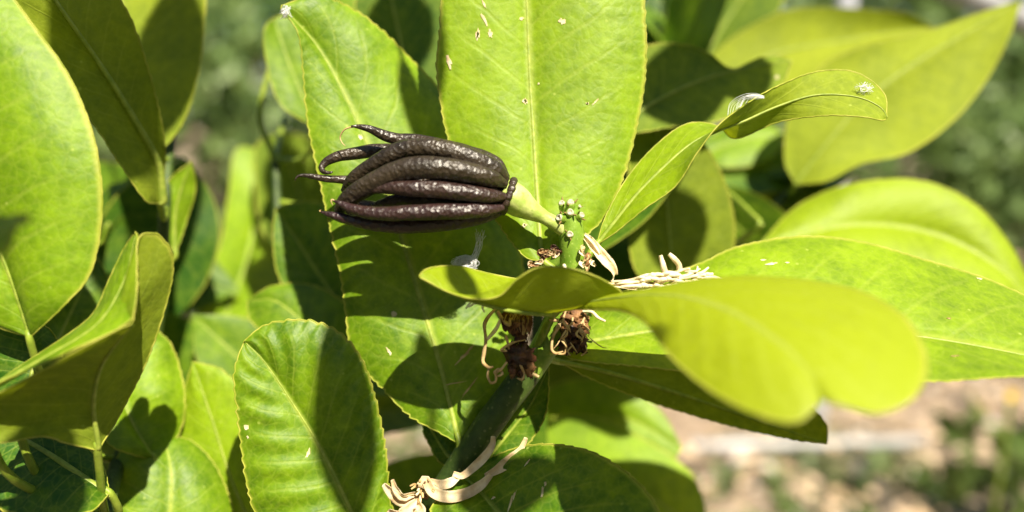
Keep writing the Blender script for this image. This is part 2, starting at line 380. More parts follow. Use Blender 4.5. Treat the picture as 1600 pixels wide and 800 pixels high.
shrub('garden_bush', -1.02, 2.7, 1.50, 0.62, M['greyhedge'], 900, 0.085, 'loose grey-green bush behind the gap left of the fruit', seed=41)
shrub('garden_bush', 1.75, 2.75, 1.05, 0.9, M['greyhedge'], 1300, 0.085, 'blurred grey-green bush behind the tip of the long upper leaf', seed=42)
shrub('garden_bush', 2.6, 3.4, 1.3, 1.2, M['hedge'], 2400, 0.07, 'dark green bush behind the grey post', seed=43)
shrub('garden_bush', 0.80, 1.02, 0.50, 0.34, M['weed'], 150, 0.06, 'low broad-leaved weed growing beside the white pipe', 'plant', seed=44)
shrub('garden_bush', 1.10, 1.32, 0.62, 0.42, M['weed'], 200, 0.065, 'taller leafy weed with a yellow flower beside the pipe', 'plant', seed=45)
for i, (x, y) in enumerate([(-3.2, -2.2), (-1.4, -2.6), (0.5, -2.5), (2.3, -2.6), (4.0, -1.6), (-4.4, -0.2), (-4.2, 1.9), (4.6, 0.4)]):  # unseen shrubs added around the camera to dim the low sky fill
    shrub('hedge_shrub', x, y, 2.5, 2.2, M['hedge'], 1500, 0.17, 'unseen tall dense shrub added on the photographer side to block low sky light', 'shrub', 'unseen shrubs added around the bed to block sky light', 70 + i, False)
# ground cover, litter and stones
def scatter(n, fn, x0, x1, y0, y1, seed):
    r = np.random.default_rng(seed); V, F = [], []
    for _ in range(n):
        y = y0 + (y1 - y0) * r.random() ** 1.3; x = x0 + (x1 - x0) * r.random(); fn(r, x, y, V, F)
    return V, F
def tuft(r, x, y, V, F):
    if mnoise.noise(Vector((x * 1.6, y * 1.6, 7))) < 0.12: return
    for k in range(6):
        a = r.random() * 6.28; s = 0.03 + 0.05 * r.random(); d = np.array([math.cos(a), math.sin(a), 0]); b_ = np.array([-d[1], d[0], 0]) * 0.009; p = np.array([x, y, 0.0])
        i = len(V); V += [p - b_*.5, p + b_*.5, p + d*s*.5 + b_ + [0, 0, s*.6], p + d*s*.5 - b_ + [0, 0, s*.6], p + d*s + [0, 0, s*.7]]; F += [(i, i+1, i+2, i+3), (i+3, i+2, i+4)]
V, F = scatter(5200, tuft, -5, 5, 1.0, 6.0, 3); V2, F2 = scatter(3000, tuft, -3, 3, -2.2, 0.9, 8); n2 = len(V); V += V2; F += [tuple(i + n2 for i in q) for q in F2]; setp(mk('weeds', V, F, M['weed'], smooth=False), 'patchy low green weeds covering the beige soil', 'weeds', None, 'stuff')  # second scatter adds unseen weeds near the camera to cut light off the soil
def dryleaf(r, x, y, V, F):
    a = r.random() * 6.28; s = 0.02 + 0.035 * r.random(); d = np.array([math.cos(a), math.sin(a), 0]); b_ = np.array([-d[1], d[0], 0.3 * r.normal()]) * s * 0.4; p = np.array([x, y, 0.045 + 0.03 * r.random()])
    i = len(V); V += [p, p + d*s*.5 + b_ + [0, 0, .006], p + d*s + [0, 0, .01 * r.normal()], p + d*s*.5 - b_ + [0, 0, .006], p + d*s*.5]; F += [(i, i+1, i+4), (i+4, i+1, i+2), (i, i+4, i+3), (i+4, i+2, i+3)]
V, F = scatter(4200, dryleaf, -4, 4, 1.0, 5.0, 4); setp(mk('leaf_litter', V, F, M['litter'], smooth=False), 'dry tan leaf litter strewn over the soil', 'leaf litter', None, 'stuff')
def stone(r, x, y, V, F):
    s = 0.008 + 0.02 * r.random() ** 2; i = len(V); p = np.array([x, y, 0.03])
    V += [p + s * (np.array(q) + 0.25 * r.normal(size=3)) for q in ((1, 0, 0), (0, 1, 0), (-1, 0, 0), (0, -1, 0), (0, 0, .8), (0, 0, -.8))]
    F += [(i, i+1, i+4), (i+1, i+2, i+4), (i+2, i+3, i+4), (i+3, i, i+4), (i+1, i, i+5), (i+2, i+1, i+5), (i+3, i+2, i+5), (i, i+3, i+5)]
V, F = scatter(1600, stone, -3, 3, 1.0, 4.0, 5); setp(mk('pebbles', V, F, M['stone']), 'pale pebbles lying in the soil', 'pebbles', None, 'stuff')
def pole(name, pts, r, mat, label, cat):
    t = thing(name, pts[0], label, cat)
    v, f, u = tube(pts, [r, r], 16, 10); mk('shaft', v, f, mat, t, u)
    for e, q in ((0, 1), (-1, -2)):
        a, b_ = np.array(pts[e]), np.array(pts[q]); d = unit(b_ - a)
        v, f, u = tube([a - d * r * 0.4, a + d * r * 0.9], [r * 1.14, r * 1.14], 16, 4); mk('end_cap', v, f, mat, t, u)
    return t
a, b_ = gp(1085, 697, 0.06), gp(1440, 690, 0.06)
pole('irrigation_pipe', [tuple(a), tuple(b_)], 0.014, M['pipe'], 'white pipe lying across the soil under the drooping leaf', 'pipe')
q = gp(458, 330); pole('garden_post', [(q[0], q[1], -0.1), (q[0], q[1], 1.9)], 0.036, M['greypost'], 'slim grey post left of the spotted leaf behind the fruit', 'post')
q = gp(1606, 420); pole('garden_post', [(q[0], q[1], -0.1), (q[0], q[1], 0.80)], 0.022, M['greypost'], 'short grey post behind the rounded lower right leaf', 'post')
a, b_ = P(1330, -95, 190), P(1760, 105, 190)
t = thing('garden_rail', a, 'pale grey rail slanting above the tip of the long upper right leaf', 'rail')
v, f, u = tube([a, b_], [0.03, 0.03], 14, 8); mk('shaft', v, f, M['pipe'], t, u)
for e in (a, b_):
    v, f, u = tube([(e[0], e[1], -0.1), tuple(e)], [0.022, 0.022], 12, 8); mk('post', v, f, M['greypost'], t, u)
# yellow flower on the weed
c0 = P(1580, 618, 92); t = thing('yellow_flower', c0, 'small blurred yellow flower on the weed beside the pipe', 'flower')
for k in range(6):
    a = k * math.pi / 3; d = np.array([math.cos(a), -0.3, math.sin(a)]) * 0.007; s_ = np.array([-math.sin(a), 0, math.cos(a)]) * 0.006
    mk('petal', [c0, c0 + d*.5 + s_, c0 + d, c0 + d*.5 - s_, c0 + d*.5 + np.array([0, -0.003, 0])], [(0, 1, 4), (1, 2, 4), (2, 3, 4), (3, 0, 4)], M['yellow'], t)
v, f, u = tube([c0, c0 + [0.01, 0.02, -0.15], (c0[0] + .02, c0[1] + .05, 0)], [0.0015, 0.002, 0.003], 6, 10); mk('stalk', v, f, M['petiole'], t, u)

# ------------------------------------------------------------------ branches and their leaves
def branch(name, stem_px, radii_mm, label, mat='darkstem', group=None):
    pts = [P(*q) for q in stem_px]
    t = thing(name, pts[0], label, 'branch', group)
    v, f, u = tube(pts, [r * 0.001 for r in radii_mm], 18, 14 * len(pts), 0.0002, 160)
    if name == 'fruiting_branch':      # shade on the lower stem is painted in with the dark stem material
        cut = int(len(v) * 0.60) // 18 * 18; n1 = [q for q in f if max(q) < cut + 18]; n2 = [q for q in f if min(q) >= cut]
        mk('stem', v, n1, M['darkstem'], t, u); mk('stem', v, n2, M[mat], t, u)
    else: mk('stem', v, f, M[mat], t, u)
    return t, cr(pts, np.linspace(0, 1, 60))
def stalk_to(stem_pts, base_px, sag=0.004):
    """pixel-free petiole path: from the nearest stem point to a leaf base"""
    b0 = P(*base_px); k = int(np.argmin(np.linalg.norm(stem_pts - b0, axis=1))); return stem_pts[k]
def add(br, key, Mid, L, R, **kw):
    t, sp = br
    if 'stalk' not in kw:
        W = lambda q: q if isinstance(q, np.ndarray) else P(*q)
        n0 = W(Mid[0]); k = int(np.argmin(np.linalg.norm(sp - n0, axis=1)))
        lo = leaf(key, t, Mid, L, R, **kw); dirn = unit(n0 - W(Mid[1])); dist = np.linalg.norm(sp[k] - n0)
        pts = [sp[k], sp[k] * .45 + (n0 + dirn * dist * .35) * .55, n0, n0 - dirn * 0.002]
        v, f, u = tube(pts, [0.0011, 0.0009, 0.0008, 0.0006], 10, 26, 0.0001, 700); mk('petiole', v, f, M['petiole'], lo, u, origin=n0)
        return lo
    return leaf(key, t, Mid, L, R, **kw)
def dd(pts, d0, d1=None):
    d1 = d0 if d1 is None else d1; n = len(pts); return [(x, y, d0 + (d1 - d0) * i / max(1, n - 1)) for i, (x, y) in enumerate(pts)]

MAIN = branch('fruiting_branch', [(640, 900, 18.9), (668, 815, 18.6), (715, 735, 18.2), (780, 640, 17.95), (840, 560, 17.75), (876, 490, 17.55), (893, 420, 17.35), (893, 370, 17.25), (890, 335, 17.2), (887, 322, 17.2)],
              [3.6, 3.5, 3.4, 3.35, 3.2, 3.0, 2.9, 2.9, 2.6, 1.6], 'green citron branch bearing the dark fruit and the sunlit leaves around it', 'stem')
add(MAIN, 'A', [(850, 408, 17.5), (845, 385, 17.6), (839, 300, 17.95), (833, 200, 18.15), (828, 120, 18.25), (823, 0, 18.3), (815, -150, 18.2), (805, -290, 17.9)],
    [(822, 403, 17.55), (775, 345, 17.9), (722, 262, 18.1), (698, 210, 18.15), (688, 160, 18.15), (682, 105, 18.15), (686, 55, 18.15), (690, -10, 18.15), (702, -120, 18.1), (745, -220, 18.0)],
    [(872, 400, 17.6), (915, 368, 17.85), (948, 335, 18.05), (976, 270, 18.25), (996, 190, 18.4), (1008, 110, 18.45), (1008, 45, 18.45), (1001, -30, 18.45), (960, -150, 18.3), (880, -245, 18.05)],
    yellow=0.048, tint=0.75, scar=0.25, nv=190, nu=14, bulge=0.05, seed=1, rib=0.0008, tooth=0.0007, label='broad sunlit leaf with white scars upright behind the fruit', stalk=[(880, 430, 17.45)])
add(MAIN, 'B', [(718, 694, 18.05), (690, 580, 18.45), (661, 480, 18.7), (630, 380, 18.85), (592, 270, 18.95), (545, 160, 19.0), (495, 70, 18.95), (440, 8, 18.6)],
    [(690, 678, 18.1), (640, 650, 18.3), (592, 602, 18.5), (552, 560, 18.6), (540, 490, 18.65), (530, 420, 18.7), (512, 340, 18.75), (492, 250, 18.75), (480, 190, 18.75), (474, 110, 18.7), (468, 50, 18.6)],
    [(745, 675, 18.3), (800, 590, 18.9), (825, 500, 19.6), (815, 400, 20.1), (790, 310, 20.4), (745, 215, 20.5), (690, 140, 20.4), (640, 90, 20.1), (600, 50, 19.7), (555, 15, 19.4), (495, -8, 18.9)],
    tint=0.3, scar=0.3, nv=200, nu=14, bulge=0.06, seed=2, rib=0.0008, tooth=0.0009, label='long leaf left of the upright scarred leaf, striped by shade', stalk=[(714, 738, 18.15)])
add(MAIN, 'D', [(722, 740, 17.9), (755, 774, 17.3), (800, 830, 16.4), (850, 900, 15.4), (900, 980, 14.6)],
    [(695, 765, 17.4), (672, 800, 16.9), (672, 860, 16.2), (725, 930, 15.3), (810, 975, 14.8)],
    [(762, 716, 17.8), (812, 698, 17.6), (860, 694, 17.2), (920, 705, 16.8), (970, 731, 16.3), (1005, 762, 15.8), (1030, 800, 15.4), (1040, 860, 15.0), (1000, 940, 14.7)],
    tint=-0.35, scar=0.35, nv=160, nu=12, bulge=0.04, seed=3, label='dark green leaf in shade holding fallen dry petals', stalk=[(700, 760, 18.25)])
add(MAIN, 'F', [(868, 548, 17.4), (940, 528, 17.3), (1100, 508, 17.1), (1300, 512, 16.8), (1440, 524, 16.5), (1600, 552, 16.2), (1750, 590, 16.0), (1850, 622, 15.9)],
    [(900, 563, 17.0), (1000, 575, 16.5), (1100, 585, 16.1), (1250, 596, 15.6), (1450, 597, 15.2), (1600, 588, 15.1), (1700, 600, 15.3), (1790, 615, 15.6)],
    [(900, 508, 17.9), (960, 462, 18.2), (1030, 432, 18.4), (1095, 410, 18.6), (1150, 386, 18.8), (1250, 370, 18.9), (1350, 377, 18.9), (1450, 405, 18.6), (1550, 440, 18.3), (1650, 490, 17.9), (1760, 560, 17)],
    yellow=0.06, tint=0.5, scar=0.35, nv=200, nu=14, bulge=0.03, seed=4, rib=0.0008, label='wide flat leaf carrying the pile of pale dry stamens', stalk=[(846, 552, 17.7)])
add(MAIN, 'E', [(880, 480, 16.5), (960, 464, 15.2), (1050, 462, 13.9), (1130, 482, 12.8), (1200, 522, 11.9), (1250, 565, 11.3), (1285, 624, 10.8)],
    [(925, 482, 15.6), (970, 486, 14.8), (1010, 508, 13.7), (1050, 560, 12.5), (1110, 610, 11.6), (1180, 648, 11.0), (1245, 660, 10.7)],
    [(930, 462, 16.0), (1000, 458, 15.6), (1100, 450, 15.1), (1220, 436, 14.5), (1330, 446, 13.7), (1405, 486, 12.8), (1440, 535, 12.0), (1448, 582, 11.4), (1424, 624, 10.95), (1370, 646, 10.7), (1318, 634, 10.65)],
    yellow=0.45, tint=0.95, scar=0.1, nv=130, nu=12, bulge=0.05, seed=5, rib=0.0003, tooth=0.0002, label='drooping yellow-green leaf with a notched tip, out of focus in front', stalk=[(838, 545, 17.6), (858, 500, 17.0)])
add(MAIN, 'E2', [(866, 487, 16.5), (840, 487, 16.2), (790, 481, 15.9), (720, 462, 15.6), (680, 446, 15.5), (655, 431, 15.45)],
    [(925, 478, 16.0), (972, 462, 15.6), (940, 436, 15.3), (890, 419, 15.2), (842, 418, 15.15), (808, 436, 15.15), (780, 462, 15.25), (740, 466, 15.3), (695, 453, 15.4)],
    [(880, 455, 17.0), (850, 442, 17.0), (800, 434, 16.9), (750, 424, 16.7), (715, 417, 16.4), (685, 417, 16.0), (664, 422, 15.65)],
    yellow=0.32, tint=0.85, scar=0.1, nv=130, nu=12, bulge=0.0, wave=0.0003, seed=6, up=-1, vref=0.3, tooth=0.0001, label='small curled leaf under the fruit stalk showing its yellow underside', stalk=[(842, 540, 17.65), (860, 500, 16.9)])
add(MAIN, 'G', [(931, 382, 17.45), (955, 351, 17.45), (995, 301, 17.5), (1040, 256, 17.55), (1080, 222, 17.6), (1118, 203, 17.65), (1160, 188, 17.7), (1215, 165, 17.75), (1275, 150, 17.7), (1335, 153, 17.55), (1372, 168, 17.4), (1385, 186, 17.35)],
    [(962, 364, 17.25), (1008, 327, 17.05), (1056, 291, 16.9), (1088, 240, 16.8), (1122, 196, 16.8), (1165, 164, 17.1), (1215, 135, 17.5), (1275, 112, 17.9), (1335, 113, 18.05), (1380, 146, 17.8)],
    [(948, 334, 17.6), (982, 274, 17.95), (1028, 224, 18.15), (1075, 193, 18.3), (1122, 196, 18.45), (1150, 216, 18.4), (1215, 191, 18.0), (1285, 181, 17.5), (1345, 183, 17.2), (1376, 188, 17.25)],
    yellow=0.12, tint=0.8, scar=0.15, nv=170, nu=12, bulge=0.0, quilt=0.0001, wave=0.0003, seed=7, arc=False, vref=0.25, tooth=0.00025, label='narrow twisting leaf arching right from the stem', stalk=[(905, 425, 17.35), (918, 402, 17.4)])
add(MAIN, 'V', [(872, 565, 18.6), (960, 585, 19.2), (1080, 622, 19.8), (1190, 660, 20.0), (1292, 694, 20.0)],
    [(930, 562, 19.1), (1040, 575, 19.8), (1150, 590, 20.2), (1250, 625, 20.2), (1290, 662, 20.1)],
    [(920, 590, 18.9), (1000, 622, 19.4), (1090, 650, 19.7), (1180, 674, 19.8), (1240, 688, 19.9)],
    yellow=0.16, tint=0.0, up=-1, nv=90, seed=8, label='dull olive leaf seen from below beneath the drooping leaf', stalk=[(845, 556, 17.75)])
add(MAIN, 'C2', [(744, 738, 18.5), (790, 682, 18.6), (830, 630, 18.6), (857, 572, 18.5)], dd([(722, 700), (762, 640), (812, 580)], 18.9, 18.8), dd([(800, 716), (843, 668), (858, 618)], 18.4, 18.4),
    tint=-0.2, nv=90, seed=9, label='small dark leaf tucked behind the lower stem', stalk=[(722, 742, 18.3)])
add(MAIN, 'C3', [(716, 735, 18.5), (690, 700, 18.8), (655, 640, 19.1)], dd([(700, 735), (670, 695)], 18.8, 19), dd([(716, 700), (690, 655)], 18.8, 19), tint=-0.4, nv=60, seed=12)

LOW = branch('leafy_branch', [(560, 1100, 19), (590, 980, 18.6), (560, 860, 19.5), (520, 700, 21), (480, 560, 23), (440, 400, 25), (430, 250, 26)], [3.5, 3.3, 3, 2.8, 2.4, 2.0, 1.2], 'leafy branch at lower left with the rounded half-shaded leaf')
add(LOW, 'Cl', [(600, 905, 17.9), (545, 790, 17.8), (500, 700, 17.75), (450, 620, 17.7), (410, 562, 17.65), (381, 533, 17.6)],
    dd([(520, 925), (440, 880), (398, 800), (380, 720), (370, 640), (366, 580)], 17.5, 17.5), dd([(645, 860), (612, 790), (602, 700), (586, 620), (568, 566), (540, 527), (500, 504), (450, 500), (410, 510)], 18.3, 17.7),
    tint=0.15, scar=0.15, nv=180, nu=14, bulge=0.08, quilt=0.0004, seed=13, tooth=0.0010, rib=0.0007, label='rounded serrated leaf at lower left, half in shade')
def WARP(d): return 17.6 + (d - 17.6) * 1.35
add(LOW, 'S', [(430, 900, 19.8), (365, 760, 19.9), (332, 660, 20.0), (300, 565, 20.2)], dd([(310, 860), (285, 740), (280, 640)], 19.9, 20.2), dd([(460, 800), (415, 660), (350, 580)], 19.9, 20.2), yellow=0.06, tint=0.8, nv=80, seed=14, label='pale yellow-green blurred leaf beside the rounded serrated leaf')
add(LOW, 'P1', [(425, 240, 30), (402, 330, 29.5), (380, 420, 28.5), (340, 520, 27), (288, 614, 25.5)], dd([(372, 232), (358, 300), (345, 380), (322, 440), (300, 520), (280, 590)], 30, 25.6), dd([(440, 300), (442, 380), (450, 430), (425, 490), (380, 560), (322, 604)], 29.8, 25.6), tint=0.6, nv=70, seed=15, label='long pale blurred leaf hanging left of the fruit')
add(LOW, 'P2', [(500, 420, 28.6), (470, 310, 29), (436, 208, 28.7)], dd([(420, 380), (398, 290), (402, 225)], 28.2, 28.5), dd([(545, 360), (535, 270), (485, 216)], 29.4, 29), tint=0.1, up=-1, nv=70, seed=16, label='olive curled leaf behind the tips of the fruit')
add(LOW, 'Q', [(570, 530, 21.5), (505, 440, 21.6), (460, 370, 21.6), (431, 326, 21.5)], dd([(480, 500), (435, 430), (426, 365)], 21.3, 21.4), dd([(610, 450), (570, 370), (505, 319), (458, 317)], 21.9, 21.6), tint=-0.15, nv=80, seed=17, label='dark green leaf below the fruit tips')
add(LOW, 'Q2', [(560, 580, 20.8), (490, 520, 20.8), (430, 470, 21), (385, 470, 21.2)], dd([(500, 570), (430, 530), (390, 500)], 20.5, 21), dd([(560, 500), (500, 450), (430, 445)], 21.1, 21.2), tint=0.2, nv=70, seed=18)
add(LOW, 'K1', [(495, 200, 22.5), (456, 110, 22.5), (428, 28, 22.5)], dd([(440, 165), (416, 95), (413, 45)], 22.3), dd([(505, 120), (485, 50), (458, 20)], 22.7), tint=0.2, nv=60, seed=19, label='small leaf edge behind the curled tip of the long leaf')
add(LOW, 'K2', [(650, 260, 22.5), (632, 100, 22.5), (600, -50, 22.5)], dd([(565, 160), (555, 30), (560, -20)], 22.4), dd([(700, 120), (690, -20), (650, -40)], 22.8), tint=-0.4, up=-1, nv=60, seed=20)
add(LOW, 'K3', [(430, 80, 24), (500, 10, 24), (600, -40, 24)], dd([(450, 20), (510, -30)], 24), dd([(510, 60), (585, 30)], 24), tint=0.5, nv=60, seed=21)

def WARP(d): return 17.6 + (d - 17.6) * (1.9 if d > 17.6 else 1.35)
LEFT = branch('leafy_branch', [(150, 1000, 17.5), (160, 860, 17.6), (172, 765, 18.2), (215, 640, 20.5), (250, 480, 20.5), (258, 320, 20.2), (268, 210, 20.8), (300, 60, 23)], [2.4, 2.2, 2.0, 1.9, 1.8, 1.7, 1.6, 1.2], 'leafy branch on the left with large overlapping leaves')
add(LEFT, 'Ml', [(46, 528, 16.5), (10, 420, 16.4), (-45, 300, 16.4), (-85, 150, 16.5), (-95, 0, 16.4), (-60, -130, 16.2)],
    dd([(-25, 500), (-120, 420), (-220, 280), (-260, 120), (-220, -20), (-140, -100)], 16.5, 16.2), dd([(100, 480), (140, 432), (157, 365), (160, 290), (148, 220), (128, 165), (100, 108), (60, 52), (20, -3), (-20, -70)], 16.3, 16.4),
    tint=0.45, nv=110, bulge=0.10, seed=22, wave=0.0016, tooth=0.0003, label='very large bright leaf filling the left edge', stalk=[(150, 735, 18.6), (90, 640, 17.9), (58, 570, 16.8)])
add(LEFT, 'N1', [(250, 318, 19.2), (243, 258, 19), (207, 186, 18.6), (150, 94, 18.1), (92, 10, 17.6), (20, -100, 17.2)], dd([(225, 312), (190, 260), (150, 200), (110, 140), (60, 60), (10, -20)], 18.7, 17.4), dd([(258, 270), (255, 210), (235, 120), (200, 20), (120, -80)], 19.4, 17.8), yellow=0.12, tint=0.4, up=-1, nv=90, rib=0.0011, seed=23, label='olive leaf seen from below with a thick pale midrib')
add(LEFT, 'N2', [(247, 238, 20.2), (229, 190, 20.3), (208, 100, 20.5), (190, 0, 20.6), (182, -130, 20.6)], dd([(220, 215), (180, 150), (150, 60), (140, -30), (155, -100)], 20.2, 20.4), dd([(268, 218), (293, 175), (311, 110), (319, 40), (318, -40), (260, -110)], 20.3, 20.8), yellow=0.12, tint=0.4, up=-1, nv=90, seed=24, label='second olive underside leaf hanging behind the one with thick midrib')
add(LEFT, 'O1', [(152, 702, 16.6), (146, 630, 16.3), (160, 565, 15.9), (206, 504, 15.4)], dd([(105, 692), (70, 682), (0, 692), (-70, 690), (-80, 650), (0, 613), (60, 581), (130, 541)], 16.3, 15.0), dd([(180, 660), (232, 560), (266, 450), (268, 395), (245, 366), (218, 370), (214, 420), (213, 465)], 17.0, 15.5),
    yellow=0.12, tint=0.45, up=-1, nv=120, seed=25, wave=0.0003, label='folded leaf showing its olive underside and bright rolled margin')
add(LEFT, 'O2', [(-20, 606, 15.6), (70, 556, 15.6), (150, 505, 15.7), (190, 440, 15.9), (211, 362, 16.1)], dd([(30, 574), (98, 527), (146, 490), (170, 440), (196, 384)], 16.3, 16.3), dd([(100, 553), (202, 501), (215, 455), (213, 405)], 15.25, 15.8), tint=0.6, nv=90, seed=26, wave=0.0003)
add(LEFT, 'R1', [(242, 718, 18.8), (205, 655, 18.8), (190, 600, 18.9), (222, 500, 19.4)], dd([(170, 695), (152, 625), (168, 550)], 18.4, 18.9), dd([(278, 680), (288, 610), (268, 540)], 19.2, 19.4), tint=0.5, nv=80, bulge=.1, seed=27, wave=.0018, label='crinkled bright green leaf under the folded leaf')
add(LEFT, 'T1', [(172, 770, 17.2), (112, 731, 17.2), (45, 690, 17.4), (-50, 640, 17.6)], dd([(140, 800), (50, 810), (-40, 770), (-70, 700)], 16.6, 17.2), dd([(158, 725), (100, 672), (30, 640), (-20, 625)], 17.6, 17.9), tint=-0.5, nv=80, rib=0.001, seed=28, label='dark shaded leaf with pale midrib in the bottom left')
add(LEFT, 'T2', [(262, 960, 18.6), (265, 820, 18.6), (268, 740, 18.8), (255, 676, 19.1)], dd([(150, 930), (150, 820), (176, 735), (205, 688)], 18.2, 19), dd([(370, 930), (368, 820), (345, 745), (300, 690)], 19.0, 19.3), tint=0.3, nv=80, seed=29, bulge=.1, label='upright leaf half dark half bright at the bottom left')
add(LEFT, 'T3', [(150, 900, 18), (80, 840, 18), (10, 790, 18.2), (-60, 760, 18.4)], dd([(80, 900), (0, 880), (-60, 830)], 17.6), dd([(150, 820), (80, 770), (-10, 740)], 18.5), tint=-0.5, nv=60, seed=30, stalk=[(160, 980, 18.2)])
add(LEFT, 'Y1', [(274, 400, 20.3), (275, 330, 20.3), (299, 252, 20.3)], dd([(248, 350), (262, 285)], 20.2), dd([(292, 345), (303, 292)], 20.5), tint=0.6, nv=60, seed=31, label='small bright leaf standing in the gap at left')
add(LEFT, 'Y2', [(-80, 410, 12.9), (-15, 365, 12.8), (46, 336, 12.7)], dd([(-50, 350), (10, 333)], 13.0), dd([(-50, 430), (2, 392), (24, 352)], 12.6), tint=0.6, nv=60, seed=32, label='pointed leaf tip poking in at the left edge', stalk=[(-200, 470, 13.2), (-130, 440, 13.0)])
add(LEFT, 'Y3', [(60, 640, 18.5), (80, 560, 19), (120, 470, 19.5), (150, 400, 19.8)], dd([(10, 600), (30, 510), (90, 430)], 19), dd([(130, 620), (170, 520), (170, 440)], 19.8), tint=-0.3, nv=60, seed=33)
add(LEFT, 'Y4', [(20, 640, 16.8), (50, 580, 17), (40, 520, 17.2), (20, 470, 17.4)], dd([(-30, 600), (-20, 520)], 17), dd([(90, 600), (90, 530)], 17.4), tint=-0.5, nv=60, seed=34)

def WARP(d): return 17.6 + (d - 17.6) * 1.6
RIGHT = branch('leafy_branch', [(880, 830, 26), (960, 680, 26), (1090, 500, 25.6), (1150, 420, 25), (1215, 320, 25), (1260, 280, 25.2), (1230, 160, 27), (1180, 60, 28.5), (1150, -60, 30)], [3.2, 3.1, 3, 2.6, 2.3, 2.0, 1.8, 1.5, 1.2], 'leafy branch at upper right with blurred yellow-green leaves')
add(RIGHT, 'H', [(1050, 460, 21.2), (1040, 320, 21.2), (1028, 220, 21.1), (1008, 158, 20.9)], dd([(990, 420), (984, 310), (984, 220)], 21.0), dd([(1110, 460), (1146, 390), (1140, 310), (1108, 235), (1056, 180)], 21.6, 21.1), yellow=0.14, tint=0.15, up=-1, nv=90, seed=35, label='olive leaf seen from below behind the twisting leaf')
add(RIGHT, 'I', [(1243, 288, 24.3), (1300, 215, 24.2), (1360, 150, 24.2), (1440, 92, 24.3), (1520, 46, 24.4), (1594, 3, 24.4)], dd([(1226, 250), (1236, 170), (1285, 102), (1350, 73), (1440, 50), (1530, 20)], 24.4, 24.5), dd([(1292, 282), (1345, 256), (1420, 238), (1490, 188), (1540, 128), (1578, 55)], 23.8, 24.2), yellow=0.16, tint=0.8, up=-1, nv=110, bulge=.05, seed=36, tooth=.0001, label='long pointed yellow-green leaf reaching to the upper right')
add(RIGHT, 'J', [(1185, 385, 22.6), (1330, 352, 22.8), (1460, 365, 22.8), (1570, 425, 22.4), (1640, 520, 22)], dd([(1250, 319), (1330, 288), (1430, 281), (1510, 311), (1568, 370), (1610, 455)], 23.4, 22.6), dd([(1240, 420), (1340, 440), (1460, 480), (1560, 520)], 22.2, 21.8), yellow=0.2, tint=0.8, nv=100, bulge=.08, seed=37, label='rounded yellow-green leaf behind the wide flat leaf')
add(RIGHT, 'K', [(960, 205, 20.6), (1020, 162, 20.8), (1090, 128, 21), (1160, 108, 21.2), (1238, 95, 21.1)], dd([(975, 90), (1010, 71), (1060, 68), (1110, 85), (1142, 108), (1185, 90), (1215, 85)], 20.9, 21.3), dd([(1000, 205), (1060, 198), (1120, 190), (1180, 168), (1222, 130)], 20.5, 20.9), yellow=0.04, tint=-0.05, up=-1, nv=90, seed=38, label='dark green folded leaf right of the upright scarred leaf')
add(RIGHT, 'L1', [(1100, 140, 26.5), (1210, 85, 26.8), (1330, 62, 27), (1458, 42, 27)], dd([(1120, 80), (1225, 18), (1340, 14), (1420, 22)], 26.8), dd([(1170, 150), (1290, 115), (1400, 72)], 26.4), yellow=0.24, tint=0.5, up=-1, nv=70, seed=39, label='olive blurred leaf above the twisting leaf')
add(RIGHT, 'L2', [(1085, 120, 27.5), (1130, 40, 27.8), (1200, -60, 28)], dd([(1075, 50), (1110, -20), (1160, -60)], 27.5), dd([(1150, 95), (1210, 30), (1230, -30)], 28.2), tint=-0.1, up=-1, nv=60, seed=40)
add(RIGHT, 'X1', [(1085, 245, 26), (1160, 218, 26), (1228, 212, 26)], dd([(1120, 205), (1190, 190)], 26.3), dd([(1130, 262), (1200, 250)], 25.7), tint=0.4, nv=60, seed=41)
add(RIGHT, 'X2', [(1150, 345, 27), (1165, 285, 27), (1245, 262, 27)], dd([(1140, 290), (1180, 250)], 27.2), dd([(1185, 325), (1230, 290)], 26.7), tint=0.4, nv=60, seed=42)
add(RIGHT, 'X3', [(1085, 210, 28), (1060, 90, 28), (1020, -40, 28)], dd([(1020, 150), (1000, 40)], 28), dd([(1120, 120), (1090, 10)], 28), tint=-0.6, nv=60, seed=43)
add(RIGHT, 'X4', [(1170, 420, 26), (1120, 360, 26.2), (1090, 260, 26.5), (1100, 180, 26.6)], dd([(1080, 380), (1050, 290)], 26.2), dd([(1180, 350), (1160, 240)], 26.6), tint=-0.5, nv=60, seed=44)

WARP = None
